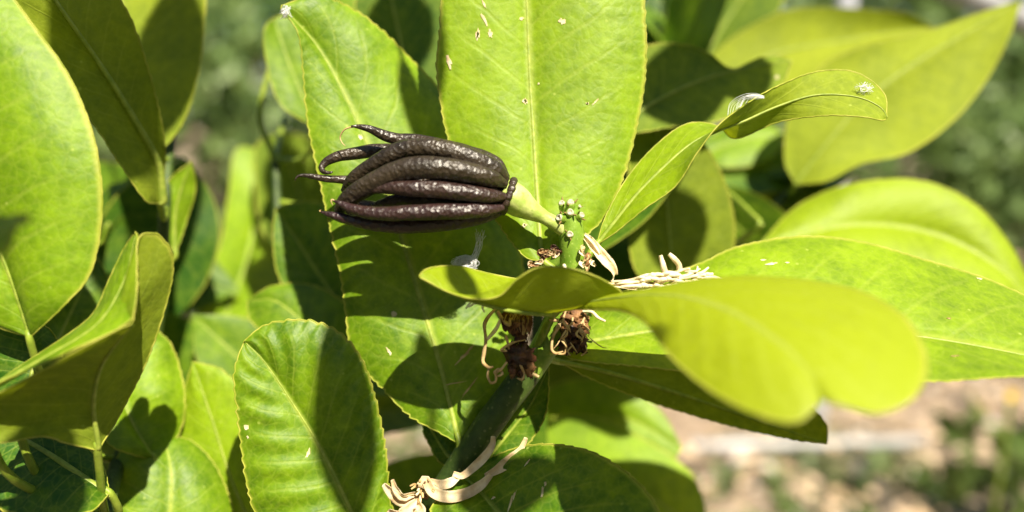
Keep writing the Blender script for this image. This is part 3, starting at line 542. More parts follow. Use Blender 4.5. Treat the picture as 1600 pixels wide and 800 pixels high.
# ------------------------------------------------------------------ flower-stalk scars at the head of the branch
def disc_scar(px, py, d, r_mm, nx, ny):
    c = P(px, py, d); right, upv, back = [np.array(CAMM.to_3x3() @ Vector(v)) for v in ((1, 0, 0), (0, 1, 0), (0, 0, 1))]
    n = unit(right * nx + upv * ny + back * 1.0); r = r_mm * 0.001
    v, f, u = tube([c - n * r * 2.2, c - n * r * 0.6, c], [r * 1.5, r * 1.15, r * 1.0], 14, 8, 0.00008, 1200)
    st = mk('flower_stub', v, f, M['stem'], MAIN[0], u, origin=c)
    t1 = unit(np.cross(n, [0.3, 0.2, 1])); t2 = np.cross(n, t1); V = [c + n * r * 0.12]; K = 14
    for q, h in ((0.45, 0.02), (0.62, 0.30), (0.86, 0.34), (1.02, -0.05)):
        for k in range(K):
            a = 2 * math.pi * k / K; V.append(c + (t1 * math.cos(a) + t2 * math.sin(a)) * r * q * 0.9 * (1 + 0.08 * math.sin(3 * a + px)) + n * r * h)
    F = [(0, 1 + k, 1 + (k + 1) % K) for k in range(K)] + [(1 + j*K + k, 1 + (j+1)*K + k, 1 + (j+1)*K + (k+1) % K, 1 + j*K + (k+1) % K) for j in range(3) for k in range(K)]
    mk('scar', V, F, M['scarwhite'], st, origin=c)
    for k in range(2):
        a = px * 1.7 + k * 2.4; e = t1 * math.cos(a) + t2 * math.sin(a)
        v, f, u = tube([c + e * r * 1.05 - n * r * .3, c + e * r * 1.5 + n * r * .35, c + e * r * 1.8 + n * r * 0.9], [r*.3, r*.22, r*.05], 5, 8); mk('bract', v, f, M['scarbrown'], st, u, origin=c)
for q in [(877.5, 317, 17.0, 0.76, -.5, .9), (891.5, 316, 16.95, 0.88, .1, 1.0), (891, 331.5, 16.9, 0.88, .05, .2), (873.5, 340, 16.9, 0.88, -.7, .05), (909, 336, 16.95, 0.76, .9, .35), (890.5, 366, 16.93, 0.83, 0, .1), (906, 322, 17.2, 0.45, 1.2, .6)]: disc_scar(*q)

# ------------------------------------------------------------------ the fruit
Z = lambda x, y: (440 + x * 0.3, 160 + y * 0.3)
FD = 16.95
fruit = thing('citron_fruit', P(798, 300, FD), 'dark purple-brown fingered citron with curling tips on a pale green stalk', 'fruit')
def finger(pts, rads, purple=0.0, thread=None, seed=0):
    """pts: (zoom x, zoom y, depth); rads in zoom pixels, from stalk to tip"""
    p3 = [P(*Z(x, y), d) for x, y, d in pts]; sc = 0.3 * 0.01 / FPX
    r3 = [r * sc * d for r, (_, _, d) in zip(rads, pts)]
    rings = 84; t = np.linspace(0, 1, rings); pp = cr(p3, t)
    kk = np.r_[0, np.cumsum(np.linalg.norm(np.diff(np.array(p3), axis=0), axis=1))]; kk /= kk[-1]
    rr = cr(np.c_[kk * 0.03, r3, np.zeros(len(r3))], t)[:, 1]; rr = np.maximum(rr, 0.00008)
    rr *= 1 + 0.05 * np.array([mnoise.noise(Vector((x * 7, seed * 3.7, 0))) for x in t])
    v, f, u = tube(pp, rr * 1.07, 22, rings, 0.00010, 420)
    o = mk('finger', v, f, M['fruit'], fruit, u, origin=p3[0]); o['purple'] = purple
    if thread:
        q = [pp[-3]] + [P(*Z(x, y), d) for x, y, d in thread]; v, f, u = tube(q, np.linspace(0.00022, 0.00007, len(q)), 6, 24); mk('style_thread', v, f, M['tan'], o, u, origin=p3[0])
    return o
finger([(1172, 395, 17.0), (1110, 325, 17.1), (980, 272, 17.15), (820, 232, 17.2), (690, 200, 17.25), (600, 190, 17.2), (530, 170, 17.1), (460, 138, 17.0), (400, 126, 16.95), (362, 123, 16.9)], [20, 42, 44, 42, 34, 28, 26, 18, 11, 4], 0.1, [(330, 140, 16.95), (305, 180, 17.0), (315, 210, 17.0), (333, 228, 17.0)], 1)
finger([(1172, 405, 16.75), (1110, 350, 16.55), (980, 290, 16.4), (850, 248, 16.35), (740, 238, 16.4), (630, 248, 16.5), (530, 295, 16.6), (430, 355, 16.75), (360, 410, 16.9), (320, 460, 17.1)], [20, 44, 50, 50, 47, 46, 43, 38, 30, 12], 0.0, None, 2)
finger([(1165, 425, 16.65), (1090, 395, 16.35), (960, 362, 16.15), (820, 342, 16.08), (700, 342, 16.1), (590, 365, 16.2), (480, 418, 16.35), (390, 470, 16.5), (330, 520, 16.65), (300, 565, 16.8), (300, 590, 16.9)], [20, 44, 53, 56, 56, 54, 52, 48, 42, 28, 10], 0.0, None, 3)
finger([(1160, 490, 16.6), (1080, 486, 16.35), (960, 470, 16.2), (840, 456, 16.12), (720, 450, 16.1), (610, 445, 16.15), (520, 448, 16.25), (450, 458, 16.35), (408, 466, 16.4)], [20, 36, 42, 43, 42, 36, 28, 18, 6], 0.55, [(385, 478, 16.4), (378, 500, 16.45), (390, 520, 16.5), (408, 532, 16.5)], 4)
finger([(1155, 535, 16.75), (1000, 528, 16.7), (850, 520, 16.7), (720, 512, 16.75), (620, 508, 16.8), (530, 522, 16.85), (470, 540, 16.95)], [18, 32, 34, 30, 26, 24, 8], 0.2, None, 5)
finger([(1152, 550, 16.65), (1060, 560, 16.4), (930, 566, 16.25), (790, 570, 16.2), (660, 576, 16.2), (540, 580, 16.25), (440, 572, 16.3), (360, 552, 16.35), (300, 524, 16.4), (268, 512, 16.42)], [18, 34, 40, 40, 38, 35, 31, 25, 14, 5], 0.7, [(262, 506, 16.42), (258, 515, 16.4), (266, 535, 16.4)], 6)
finger([(1140, 572, 16.85), (1040, 598, 16.75), (900, 622, 16.7), (760, 638, 16.65), (620, 645, 16.6), (500, 638, 16.6), (400, 622, 16.6), (310, 600, 16.6), (245, 582, 16.62), (204, 570, 16.65)], [18, 34, 38, 38, 36, 33, 29, 24, 15, 5], 0.8, [(198, 566, 16.65), (205, 560, 16.65)], 7)
finger([(1160, 470, 17.3), (980, 350, 17.7), (780, 290, 17.8), (600, 260, 17.75), (480, 252, 17.6), (390, 264, 17.45), (300, 280, 17.35), (235, 308, 17.3), (208, 340, 17.25), (220, 362, 17.2), (250, 366, 17.15), (266, 362, 17.12)], [20, 42, 46, 40, 34, 32, 27, 21, 15, 11, 8, 3], 0.1, None, 8)
finger([(1150, 500, 17.3), (900, 480, 17.8), (600, 440, 17.75), (400, 412, 17.5), (310, 402, 17.35), (220, 396, 17.25), (150, 384, 17.2), (105, 380, 17.15), (80, 388, 17.12), (70, 408, 17.1)], [20, 42, 40, 30, 20, 17, 12, 8, 6, 3], 0.2, None, 9)
finger([(1150, 530, 17.3), (950, 560, 17.75), (700, 575, 17.75), (520, 560, 17.6), (380, 530, 17.4), (330, 500, 17.3)], [20, 40, 42, 38, 30, 8], 0.3, None, 10)
finger([(1140, 560, 17.15), (950, 605, 17.35), (720, 620, 17.4), (520, 610, 17.3), (400, 590, 17.2), (330, 565, 17.1)], [18, 34, 36, 32, 22, 6], 0.6, None, 11)
def core():
    v, f, u = tube([P(*Z(x, y), d) for x, y, d in [(1175, 480, 16.95), (1050, 470, 16.95), (850, 440, 16.95), (650, 430, 17.0), (520, 440, 17.0)]], [r * 0.3 * 0.01 / FPX * 17 for r in (60, 95, 95, 65, 20)], 22, 30, 0.0002, 300)
    mk('core', v, f, M['fruit'], fruit, u)['purple'] = 0.2
core()
# dark knobbly collar between stalk and fingers
c0 = P(*Z(1180, 488), 16.95); ax = unit(P(*Z(1240, 520), 17.0) - P(*Z(1100, 470), 16.95)); e1 = unit(np.cross(ax, [0, 1, 0])); e2 = np.cross(ax, e1)
R0 = 92 * 0.3 * 0.01 / FPX * 16.95
for k in range(13):
    a = 2 * math.pi * k / 13; e = e1 * math.cos(a) + e2 * math.sin(a); tng = -e1 * math.sin(a) + e2 * math.cos(a); c = c0 + e * R0 * 0.93
    w = R0 * 0.33; v, f, u = tube([c - tng * w - e * w * .25, c - tng * w * .5, c, c + tng * w * .5, c + tng * w - e * w * .25], [w*.25, w*.62, w*.72, w*.62, w*.25], 10, 14, 0.00018, 700)
    mk('collar_lobe', v, f, M['fruit'], fruit, u, origin=c)['purple'] = 0.3
def stalk():
    pts = [Z(1150, 478) + (16.95,), Z(1196, 494) + (16.95,), Z(1250, 530) + (16.97,), Z(1310, 570) + (17.0,), Z(1370, 600) + (17.05,), Z(1430, 632) + (17.1,), Z(1480, 665) + (17.2,)]
    v, f, u = tube([P(*q) for q in pts], [r * 0.3 * 0.01 / FPX * 17 for r in (80, 88, 74, 50, 38, 36, 38)], 26, 60, 0.0003, 260)
    mk('fruit_stalk', v, f, M['receptacle'], fruit, u)
stalk()

# ------------------------------------------------------------------ added shade-casting branches, and the shrub's inner foliage
CR, CU, CB = [np.array(CAMM.to_3x3() @ Vector(v)) for v in ((1, 0, 0), (0, 1, 0), (0, 0, 1))]
SUNV = np.array(to_sun)
rr0 = random.Random(11)
def free_leaf(key, br, base, tip, width, normal, droop=0.06, **kw):
    base, tip = np.array(base, float), np.array(tip, float); ax = tip - base; ln = np.linalg.norm(ax); ax /= ln
    n = unit(normal - ax * np.dot(normal, ax)); sd = np.cross(ax, n); t = np.array([0, .12, .3, .5, .7, .88, 1.0])
    mid = [base + ax * ln * x - n * ln * droop * (x * x * 1.3 - x * .3) for x in t]
    prof = [0, .55, .93, 1.0, .82, .42, 0]; E = lambda s_: [mid[i] + sd * s_ * width / 2 * prof[i] + n * width * 0.10 * prof[i] for i in range(1, 6)]
    kw.setdefault('nv', 44); kw.setdefault('nu', 5)
    return add(br, key, mid, E(-1), E(1), lite=True, wave=0.002, **kw)
# unseen leaves added towards the sun to cast shade on parts of the view
SA = unit(np.cross(SUNV, [0, 0, 1])); SA = SA if np.dot(SA, CR) > 0 else -SA
SB = np.cross(SA, SUNV); SB = SB if SB[2] > 0 else -SB
S0 = np.dot(np.array(cam.location), SUNV) + 0.125
def sp(a, b, s_=0.0): return SA * a * 0.01 + SB * b * 0.01 + SUNV * (S0 + s_ * 0.01)
HIGH = branch('shade_branch', [(sp(-6, 82.5, 2),), (sp(-1, 83.5, 2),), (sp(5, 84, 2),), (sp(11, 84, 1.5),), (sp(19, 83, 1),)], [3, 2.8, 2.4, 2, 1.2], 'unseen leafy branch added overhead to shade the upper leaves')
NEAR = branch('shade_branch', [(sp(-7, 59, 2),), (sp(-3, 57.5, 2),), (sp(2, 56.5, 2),), (sp(7, 55, 1.5),), (sp(13, 53, 1),)], [3, 2.8, 2.4, 2, 1.2], 'unseen leafy branch added on the photographer side to shade the lower leaves')
mq = P(45, 345, 14.2); ma, mb = np.dot(mq, SA) * 100, np.dot(mq, SB) * 100
bq = P(645, 165, 19.6); ba, bb = np.dot(bq, SA) * 100, np.dot(bq, SB) * 100; cq = P(755, 675, 18.0); ca, cb = np.dot(cq, SA) * 100, np.dot(cq, SB) * 100
for i, (br, a, b, da, db, l_, w_) in enumerate([(HIGH, ba, bb, .05, -1, 2.6, .62), (NEAR, ca, cb, .55, 1, 2.6, 1.1), (HIGH, -.1, 71.5, -.2, -1, 3.6, 2.4), (HIGH, 1.7, 75.6, -.2, -1, 4.2, 2.0), (HIGH, 8.3, 74.7, 0, -1, 2.6, 2.2), (HIGH, 15.1, 69.4, -.1, -1, 2.8, 2.8), (HIGH, 17.0, 69.4, .1, -1, 2.2, 2.0), (HIGH, 15.0, 66.5, 0, -1, 2.2, 2.0), (HIGH, 6.4, 78.6, 0, -1, 2.8, 2.0),
        (NEAR, 4.25, 63.2, -.02, 1, 4.2, 1.45), (NEAR, -1.9, 63.3, .2, .6, 2.6, 1.8), (NEAR, 7.1, 60.4, .2, 1, 1.6, 2.0), (NEAR, 6.2, 63.7, .0, 1, 1.6, .7)]):
    c = sp(a, b, rr0.uniform(-1.5, 1.5)); ax = unit(SA * da + SB * db)
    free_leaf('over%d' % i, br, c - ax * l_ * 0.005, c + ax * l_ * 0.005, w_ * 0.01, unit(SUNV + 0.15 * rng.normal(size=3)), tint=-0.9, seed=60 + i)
# inner foliage of the bush
INNER = branch('leafy_branch', [(900, 1100, 30), (880, 800, 32), (840, 500, 33), (900, 300, 34), (980, 100, 36), (1000, -150, 38)], [5, 4.5, 4, 3, 2.5, 1.5], 'shaded inner branch of the bush behind the fruit')
INNER2 = branch('leafy_branch', [(250, 1200, 30), (200, 900, 32), (120, 600, 33), (60, 300, 35), (30, -100, 38)], [5, 4.5, 4, 3, 1.5], 'shaded inner branch of the bush behind the left leaves')
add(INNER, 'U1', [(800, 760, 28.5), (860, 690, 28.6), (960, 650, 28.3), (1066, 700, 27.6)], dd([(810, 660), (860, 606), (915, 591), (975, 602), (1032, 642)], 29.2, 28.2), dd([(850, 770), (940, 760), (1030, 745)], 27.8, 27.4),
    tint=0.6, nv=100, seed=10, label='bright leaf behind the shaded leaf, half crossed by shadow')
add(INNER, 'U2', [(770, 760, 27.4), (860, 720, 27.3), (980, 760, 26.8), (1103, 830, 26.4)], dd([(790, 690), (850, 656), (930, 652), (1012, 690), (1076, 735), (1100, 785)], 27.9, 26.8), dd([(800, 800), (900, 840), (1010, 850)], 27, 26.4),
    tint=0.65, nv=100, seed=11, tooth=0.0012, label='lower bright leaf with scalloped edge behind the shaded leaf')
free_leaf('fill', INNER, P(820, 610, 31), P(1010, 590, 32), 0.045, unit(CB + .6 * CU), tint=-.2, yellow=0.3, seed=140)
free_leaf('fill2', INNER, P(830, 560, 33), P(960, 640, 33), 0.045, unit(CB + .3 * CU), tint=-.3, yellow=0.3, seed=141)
inner = [(960, 300, 24), (900, 420, 26), (1000, 420, 27), (1080, 440, 26), (760, 420, 24), (1180, 380, 29), (1150, 260, 31), (1090, 20, 31), (1040, 60, 33), (640, 40, 27), (700, 120, 28), (590, 120, 29), (980, 470, 30), (1240, 320, 30), (1130, 480, 32),
         (760, 760, 26), (680, 790, 25), (520, 560, 27), (440, 620, 26), (500, 760, 27), (560, 640, 28), (930, 90, 34), (1290, 300, 31)]
inner2 = [(60, 560, 24), (20, 470, 25), (120, 470, 26), (180, 520, 27), (230, 620, 24), (330, 720, 26), (300, 640, 27), (80, 700, 22), (130, 400, 28), (200, 420, 30), (180, 340, 30), (220, 780, 25), (60, 790, 24), (380, 640, 28), (20, 620, 22), (100, 320, 29), (240, 400, 27)]
rr_ = random.Random(5)
for br, lst in ((INNER, inner), (INNER2, inner2)):
    for i, (x, y, d) in enumerate(lst):
        c = P(x, y, d); a = rr_.uniform(0, 6.28); ax = unit(CR * math.cos(a) + CU * math.sin(a) + CB * rr_.uniform(-.5, .5)); l_ = rr_.uniform(0.06, 0.085)
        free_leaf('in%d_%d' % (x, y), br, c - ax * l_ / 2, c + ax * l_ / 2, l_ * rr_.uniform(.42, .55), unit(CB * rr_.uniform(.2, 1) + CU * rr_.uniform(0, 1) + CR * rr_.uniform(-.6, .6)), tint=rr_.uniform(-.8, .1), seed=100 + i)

# ------------------------------------------------------------------ scars on the upright leaf
def patch(key, px, py, w_px, h_px, rot, mat, parent, lift=0.00012, seed=0, name='scar'):
    c, n = on_leaf(key, px, py, lift); d = np.linalg.norm(c - np.array(cam.location)); k = d / FPX
    a = math.radians(rot); e1 = unit(CR - n * np.dot(CR, n)); e2 = np.cross(n, e1); e2 = e2 if np.dot(e2, CU) > 0 else -e2
    x_, y_ = e1 * math.cos(a) + e2 * math.sin(a), -e1 * math.sin(a) + e2 * math.cos(a)
    K = 14; V = [c + n * 0.00006]
    for j in range(K):
        q = 2 * math.pi * j / K; r = 0.82 + 0.75 * mnoise.noise(Vector((math.cos(q) * 2.1, math.sin(q) * 2.1, seed * 3.3 + px)))
        V.append(c + (x_ * math.cos(q) * w_px / 2 + y_ * math.sin(q) * h_px / 2) * k * r)
    F = [(0, 1 + j, 1 + (j + 1) % K) for j in range(K)]
    if np.dot(np.cross(V[1] - V[0], V[2] - V[0]), n) < 0: F = [f[::-1] for f in F]
    return mk(name, V, F, mat, parent, origin=c)
for i, (x, y, w, h, r, hole) in enumerate([(747, 55, 8, 20, -8, 1), (706, 96, 7, 26, 18, 0), (822, 157, 11, 13, 10, 1), (880, 33, 14, 10, -30, 0), (918, 161, 7, 5, 0, 1), (935, 160, 18, 2.5, 45, 0), (757, 28, 5, 24, 30, 0), (770, 54, 9, 13, 10, 0), (812, 30, 12, 5, 5, 0), (820, 351, 8, 7, 30, 1), (760, 8, 4, 14, 25, 0), (845, 130, 4, 3, 0, 0)]):
    o = patch('A', x, y, w, h, r, M['dry'], LEAVES['A'][2], seed=i)
    if hole: patch('A', x, y, w * .5, h * .55, r, M['dark'], LEAVES['A'][2], 0.00022, seed=i + 9, name='hole')
for i, (x, y, w, h, r) in enumerate([(1206, 411, 22, 5, 8), (1190, 409, 8, 4, 0), (1228, 408, 8, 3, 0), (1480, 497, 7, 4, 0), (1530, 437, 9, 5, 0), (1492, 557, 14, 3, 5)]): patch('F', x, y, w, h, r, M['scarbrown' if x in (1480, 1492) else 'stamen'], LEAVES['F'][2], seed=i)
for i, (x, y, w, h, r) in enumerate([(565, 213, 9, 8, 0), (486, 658, 10, 8, 0), (604, 550, 4, 14, 30)]): patch('B', x, y, w, h, r, M['stamen'], LEAVES['B'][2], seed=i)
for i, (x, y, w, h, r) in enumerate([(383, 669, 8, 9, 20), (485, 706, 5, 16, -20), (388, 683, 4, 5, 0)]): patch('Cl', x, y, w, h, r, M['dry'], LEAVES['Cl'][2], seed=i)

# ------------------------------------------------------------------ dried flowers, stamens, petals, silk
def ribbon(pts, widths_px, mat, parent, name='petal', cup=0.35, normal=None, thick=0.00022, seed=0):
    p3 = [P(*q) for q in pts]; n_ = 36; t = np.linspace(0, 1, n_); c = cr(p3, t); T = unit(np.gradient(c, axis=0)); kk = np.linspace(0, 1, len(widths_px))
    dpt = np.mean([q[2] for q in pts]) * 0.01; w = np.interp(t, kk, widths_px) * dpt / FPX
    nn = unit(np.array(normal if normal is not None else CB) ); V, F = [], []; m = 7
    for i in range(n_):
        n = unit(nn - T[i] * np.dot(nn, T[i])); s = np.cross(T[i], n)
        tw = 0.5 * mnoise.noise(Vector((t[i] * 2.5, seed, 1))); n, s = n * math.cos(tw) + s * math.sin(tw), s * math.cos(tw) - n * math.sin(tw)
        for j in range(m):
            x = j / (m - 1) * 2 - 1; V.append(c[i] + s * x * w[i] / 2 + n * (cup * w[i] * (x * x - .4) + 0.12 * w[i] * mnoise.noise(Vector((t[i] * 8, x * 2, seed)))))
    V2 = []
    for i in range(n_):
        n = unit(nn - T[i] * np.dot(nn, T[i]))
        for j in range(m): V2.append(V[i*m+j] - n * thick)
    N0 = len(V); F = [(i*m+j, i*m+j+1, (i+1)*m+j+1, (i+1)*m+j) for i in range(n_-1) for j in range(m-1)]
    F += [(N0+f[3], N0+f[2], N0+f[1], N0+f[0]) for f in list(F)]
    for i in range(n_-1): F += [(i*m, (i+1)*m, N0+(i+1)*m, N0+i*m), (i*m+m-1, N0+i*m+m-1, N0+(i+1)*m+m-1, (i+1)*m+m-1)]
    for j in range(m-1): F += [(j, N0+j, N0+j+1, j+1), ((n_-1)*m+j, (n_-1)*m+j+1, N0+(n_-1)*m+j+1, N0+(n_-1)*m+j)]
    return mk(name, V + V2, F, mat, parent, origin=p3[0])
def thread(pts, r_px, mat, parent, name='stamen', sides=7, jit=0.00012):
    p3 = [P(*q) for q in pts]; dpt = np.mean([q[2] for q in pts if len(q) > 1] or [17]) * 0.01; r = np.atleast_1d(r_px) * dpt / FPX
    if len(r) == 1: r = np.r_[r * .8, np.repeat(r, max(1, len(p3) - 2)), r * .55][:len(p3)] if len(p3) > 2 else np.repeat(r, 2)
    v, f, u = tube(p3, r, sides, 10 * len(p3), jit, 500); return mk(name, v, f, mat, parent, u, origin=p3[0])
def clump(c, rx, ry, rz, mat, parent, name, seed=0, amp=0.45, freq=2.2):
    V, F = [], []; nu, nv = 18, 12
    for i in range(nv + 1):
        for j in range(nu):
            th, ph = math.pi * i / nv, 2 * math.pi * j / nu; u = np.array([math.sin(th) * math.cos(ph), math.cos(th), math.sin(th) * math.sin(ph)])
            k = 1 + amp * mnoise.noise(Vector(u * freq + seed * 5.1)) + amp * .5 * mnoise.noise(Vector(u * freq * 3 + seed)); V.append(c + (CR * u[0] * rx + CU * u[1] * ry + CB * u[2] * rz) * k)
    F = [(i*nu+j, i*nu+(j+1) % nu, (i+1)*nu+(j+1) % nu, (i+1)*nu+j) for i in range(nv) for j in range(nu)]
    return mk(name, V, F, mat, parent, origin=c)
px1 = 0.01 * 17 / FPX    # one photograph pixel at the fruit's distance
# fallen flower and petals on the shaded leaf
t = thing('dried_flower', P(655, 775, 17.2), 'fallen dried cream flower with brown centre lying on the shaded leaf', 'flower')
for i, (pts, w) in enumerate([([(655, 775, 17.3), (632, 782, 17.0), (612, 770, 16.8), (600, 757, 16.7)], [10, 20, 18, 8]), ([(655, 780, 17.2), (640, 796, 16.9), (622, 806, 16.7), (606, 800, 16.6)], [10, 20, 22, 16]), ([(648, 772, 17.2), (628, 776, 16.85), (618, 764, 16.75), (613, 750, 16.7)], [8, 12, 11, 5]), ([(650, 782, 17.2), (655, 800, 16.8), (640, 815, 16.5)], [10, 20, 12])]):
    ribbon(pts, w, M['dry'], t, seed=i)
for i in range(16):
    a = i * 0.41 + 3; r = rr_.uniform(8, 22); b0 = (662 + rr_.uniform(-5, 5), 770 + rr_.uniform(-5, 5), 17.3)
    thread([b0, (b0[0] + r * .6 * math.cos(a), b0[1] - 6 + r * .5 * math.sin(a), 17.15), (b0[0] + r * math.cos(a) * 1.1, b0[1] + r * .8 * math.sin(a), 17.0)], rr_.uniform(1.6, 3.0), M['tan' if i % 3 else 'stamen'], t)
clump(P(664, 771, 17.35), 10 * px1, 8 * px1, 8 * px1, M['rust'], t, 'flower_base', 3)
for j, (nm, pts, w, lb) in enumerate([('dried_petal', [(658, 762, 17.0), (664, 749, 17.05), (676, 768, 17.0), (700, 777, 17.0), (728, 772, 17.05), (752, 758, 17.15), (767, 742, 17.25)], [8, 12, 14, 15, 14, 12, 7], 'long curved cream dried petal hooked at the fallen flower'),
      ('dried_petal', [(758, 744, 17.3), (776, 735, 17.35), (795, 722, 17.45), (811, 706, 17.5), (820, 690, 17.55), (822, 684, 17.55)], [6, 10, 15, 14, 7, 5], 'straight cream dried petal pointing away from the stem on the shaded leaf'),
      ('dried_petal', [(708, 740, 17.3), (722, 744, 17.3), (742, 729, 17.35), (760, 710, 17.4), (770, 694, 17.4), (771, 682, 17.4)], [6, 9, 11, 11, 9, 6], 'tan dried petal leaning against the lower stem'),
      ('dried_petal', [(672, 752, 17.3), (690, 758, 17.2), (704, 754, 17.2), (716, 745, 17.3)], [7, 12, 12, 7], 'short cream dried petal behind the curved one')]):
    q = thing(nm, P(*pts[0]), lb, 'petal'); ribbon(pts, [1.25 * k for k in w], M['dry'], q, 'blade', 0.3, unit(CB + .6 * CU), seed=20 + j)
for j, (x, y, r, l_) in enumerate([(826, 722, 40, 16), (798, 787, 70, 30), (806, 770, 70, 18), (775, 775, 20, 10), (848, 768, 80, 22), (855, 753, 80, 8)]): patch('D', x, y, l_, 4, r, M['dry'], LEAVES['D'][2], 0.0002, seed=j, name='fleck')
# stamens on the wide flat leaf
c0, n0 = on_leaf('F', 1040, 450); t = thing('stamen_pile', c0, 'pile of pale dry stamens resting on the wide flat leaf', 'stamens')
dF = lambda x, y: (CAMI @ Vector(on_leaf('F', x, y)[0])).z * -100
d0 = dF(1045, 446) - 0.12
def st(pts, r): thread([(x, y, d0 + dz) for x, y, dz in pts], r, M['stamen'], t)
st([(1044, 438, 0), (1039, 424, -.1), (1035, 410, -.1), (1032, 399, -.1)], [5.4, 5.0, 4.6, 3.4]); st([(1062, 424, 0), (1060, 413, -.05), (1053, 404, -.1), (1045, 397, -.1)], [5.2, 4.8, 4.4, 3.4])
for pts in ([(1045, 438), (1075, 430), (1095, 427), (1107, 418)], [(1060, 436), (1090, 430), (1114, 428)], [(1070, 438), (1092, 442), (1108, 449)], [(1080, 436), (1112, 434), (1143, 442)], [(1050, 430), (1066, 422), (1078, 420)], [(1070, 424), (1088, 424), (1090, 416)], [(1100, 430), (1122, 435), (1135, 443)],
            [(955, 440), (985, 438), (1010, 430), (1030, 429)], [(960, 443), (1000, 440), (1040, 434)], [(1018, 444), (1022, 452), (1020, 461)], [(1035, 440), (1030, 452), (1026, 462)], [(1050, 444), (1062, 450), (1068, 456)], [(1064, 444), (1075, 450), (1072, 456)], [(970, 448), (1005, 446), (1035, 448)], [(1040, 446), (1055, 452), (1052, 460)], [(1086, 440), (1100, 446), (1104, 450)], [(1055, 440), (1085, 444), (1098, 450)], [(1048, 432), (1070, 432), (1094, 420)]):
    st([(x, y, 0.1 * rr_.uniform(-1, 1) - 0.004 * (455 - y)) for x, y in pts], rr_.uniform(2.2, 3.8))
for i in range(34):
    x, y = rr_.uniform(985, 1105), rr_.uniform(432, 454); a = rr_.uniform(-.5, .5); l_ = rr_.uniform(14, 30); st([(x, y, 0), (x + l_ * .5, y - 4 + l_ * .3 * a, -.15), (x + l_, y - 2 + l_ * .5 * a, -.1)], rr_.uniform(2.4, 4.6))
q = thing('dried_petal', P(955, 446, d0), 'flat cream dried petal under the pale stamens', 'petal'); ribbon([(948, 446, d0), (975, 446, d0), (1005, 447, d0), (1035, 450, d0)], [8, 18, 20, 10], M['stamen'], q, 'blade', 0.2, unit(n0 + .3 * CB), seed=33)
# white withered petal at the node
t = thing('withered_petal', P(910, 368, 17.15), 'folded white withered petal leaning on the stem below the scars', 'petal')
ribbon([(911, 367, 17.2), (926, 385, 17.05), (945, 406, 16.95), (957, 421, 16.95), (961, 431, 17.0)], [8, 15, 18, 17, 8], M['stamen'], t, 'blade', 0.55, unit(CB + .5 * CU), seed=41)
ribbon([(914, 366, 17.15), (924, 374, 17.05), (932, 384, 17.0), (938, 396, 17.0)], [4, 7, 7, 4], M['stamen'], t, 'blade', 0.4, seed=42); thread([(959, 430, 17), (957, 440, 17)], 1.2, M['stamen'], t, 'stalk')
# dry tatters round the node
t = thing('dry_bud_scales', P(850, 400, 17.0), 'brown papery bud scales around the stem node', 'bud scales')
for i in range(15):
    x = rr_.uniform(833, 872); y = 414 - (x - 833) * 0.6 + rr_.uniform(-4, 8); ribbon([(x, y, 17.0 + rr_.uniform(-.15, .1)), (x + rr_.uniform(-9, 9), y - rr_.uniform(2, 8), 16.9), (x + rr_.uniform(-15, 12), y - rr_.uniform(-3, 12), 16.85)], [5, 9, 2], M[('rust', 'dry', 'brown', 'tan')[i % 4]], t, 'scale', 0.5, seed=50 + i)
for i, (x, y) in enumerate([(909, 394), (914, 402), (918, 408), (908, 412), (912, 388), (922, 400), (926, 410), (916, 418)]): ribbon([(x, y - 4, 17.0), (x + 3 * math.sin(i), y, 16.9), (x + 5 * math.cos(i * 2.0), y + 6, 16.92)], [3, 8, 3], M[('stamen', 'tan', 'rust')[i % 3]], t, 'scale', 0.6, seed=90 + i)
thread([(881, 414, 16.85), (885, 424, 16.7), (890, 432, 16.5)], 3.4, M['stamen'], t, 'scale')
# two withered flowers hanging under the curled leaf
t = thing('withered_flower', P(803, 486, 16.8), 'withered brown flower with long tan stamens hanging under the curled leaf', 'flower')
def bodies(lst):
    for i, (x, y, rx, ry, m, d, sd) in enumerate(lst): clump(P(x, y, d), rx * px1, ry * px1, min(rx, ry) * px1, M[m], t, 'withered_tissue', sd, 0.95, 3.4)
bodies([(803, 490, 17, 9, 'rust', 16.95, 1), (808, 507, 19, 14, 'rust', 16.9, 2), (818, 500, 11, 16, 'brown', 17.0, 3), (813, 526, 10, 9, 'brown', 16.95, 4), (812, 556, 20, 18, 'brown', 16.9, 5), (802, 575, 8, 13, 'brown', 16.85, 6), (827, 574, 8, 14, 'rust', 16.85, 7), (815, 578, 7, 12, 'brown', 16.85, 8), (800, 579, 4, 8, 'rust', 16.8, 9)])
for i in range(20):
    x = rr_.uniform(788, 826); ribbon([(x, 484 + rr_.uniform(0, 8), 16.8), (x + rr_.uniform(-6, 6), 500, 16.7), (x + rr_.uniform(-8, 8), 516 + rr_.uniform(-6, 8), 16.75)], [5, 9, 3], M[('rust', 'tan', 'brown')[i % 3]], t, 'withered_tissue', 0.5, seed=70 + i)
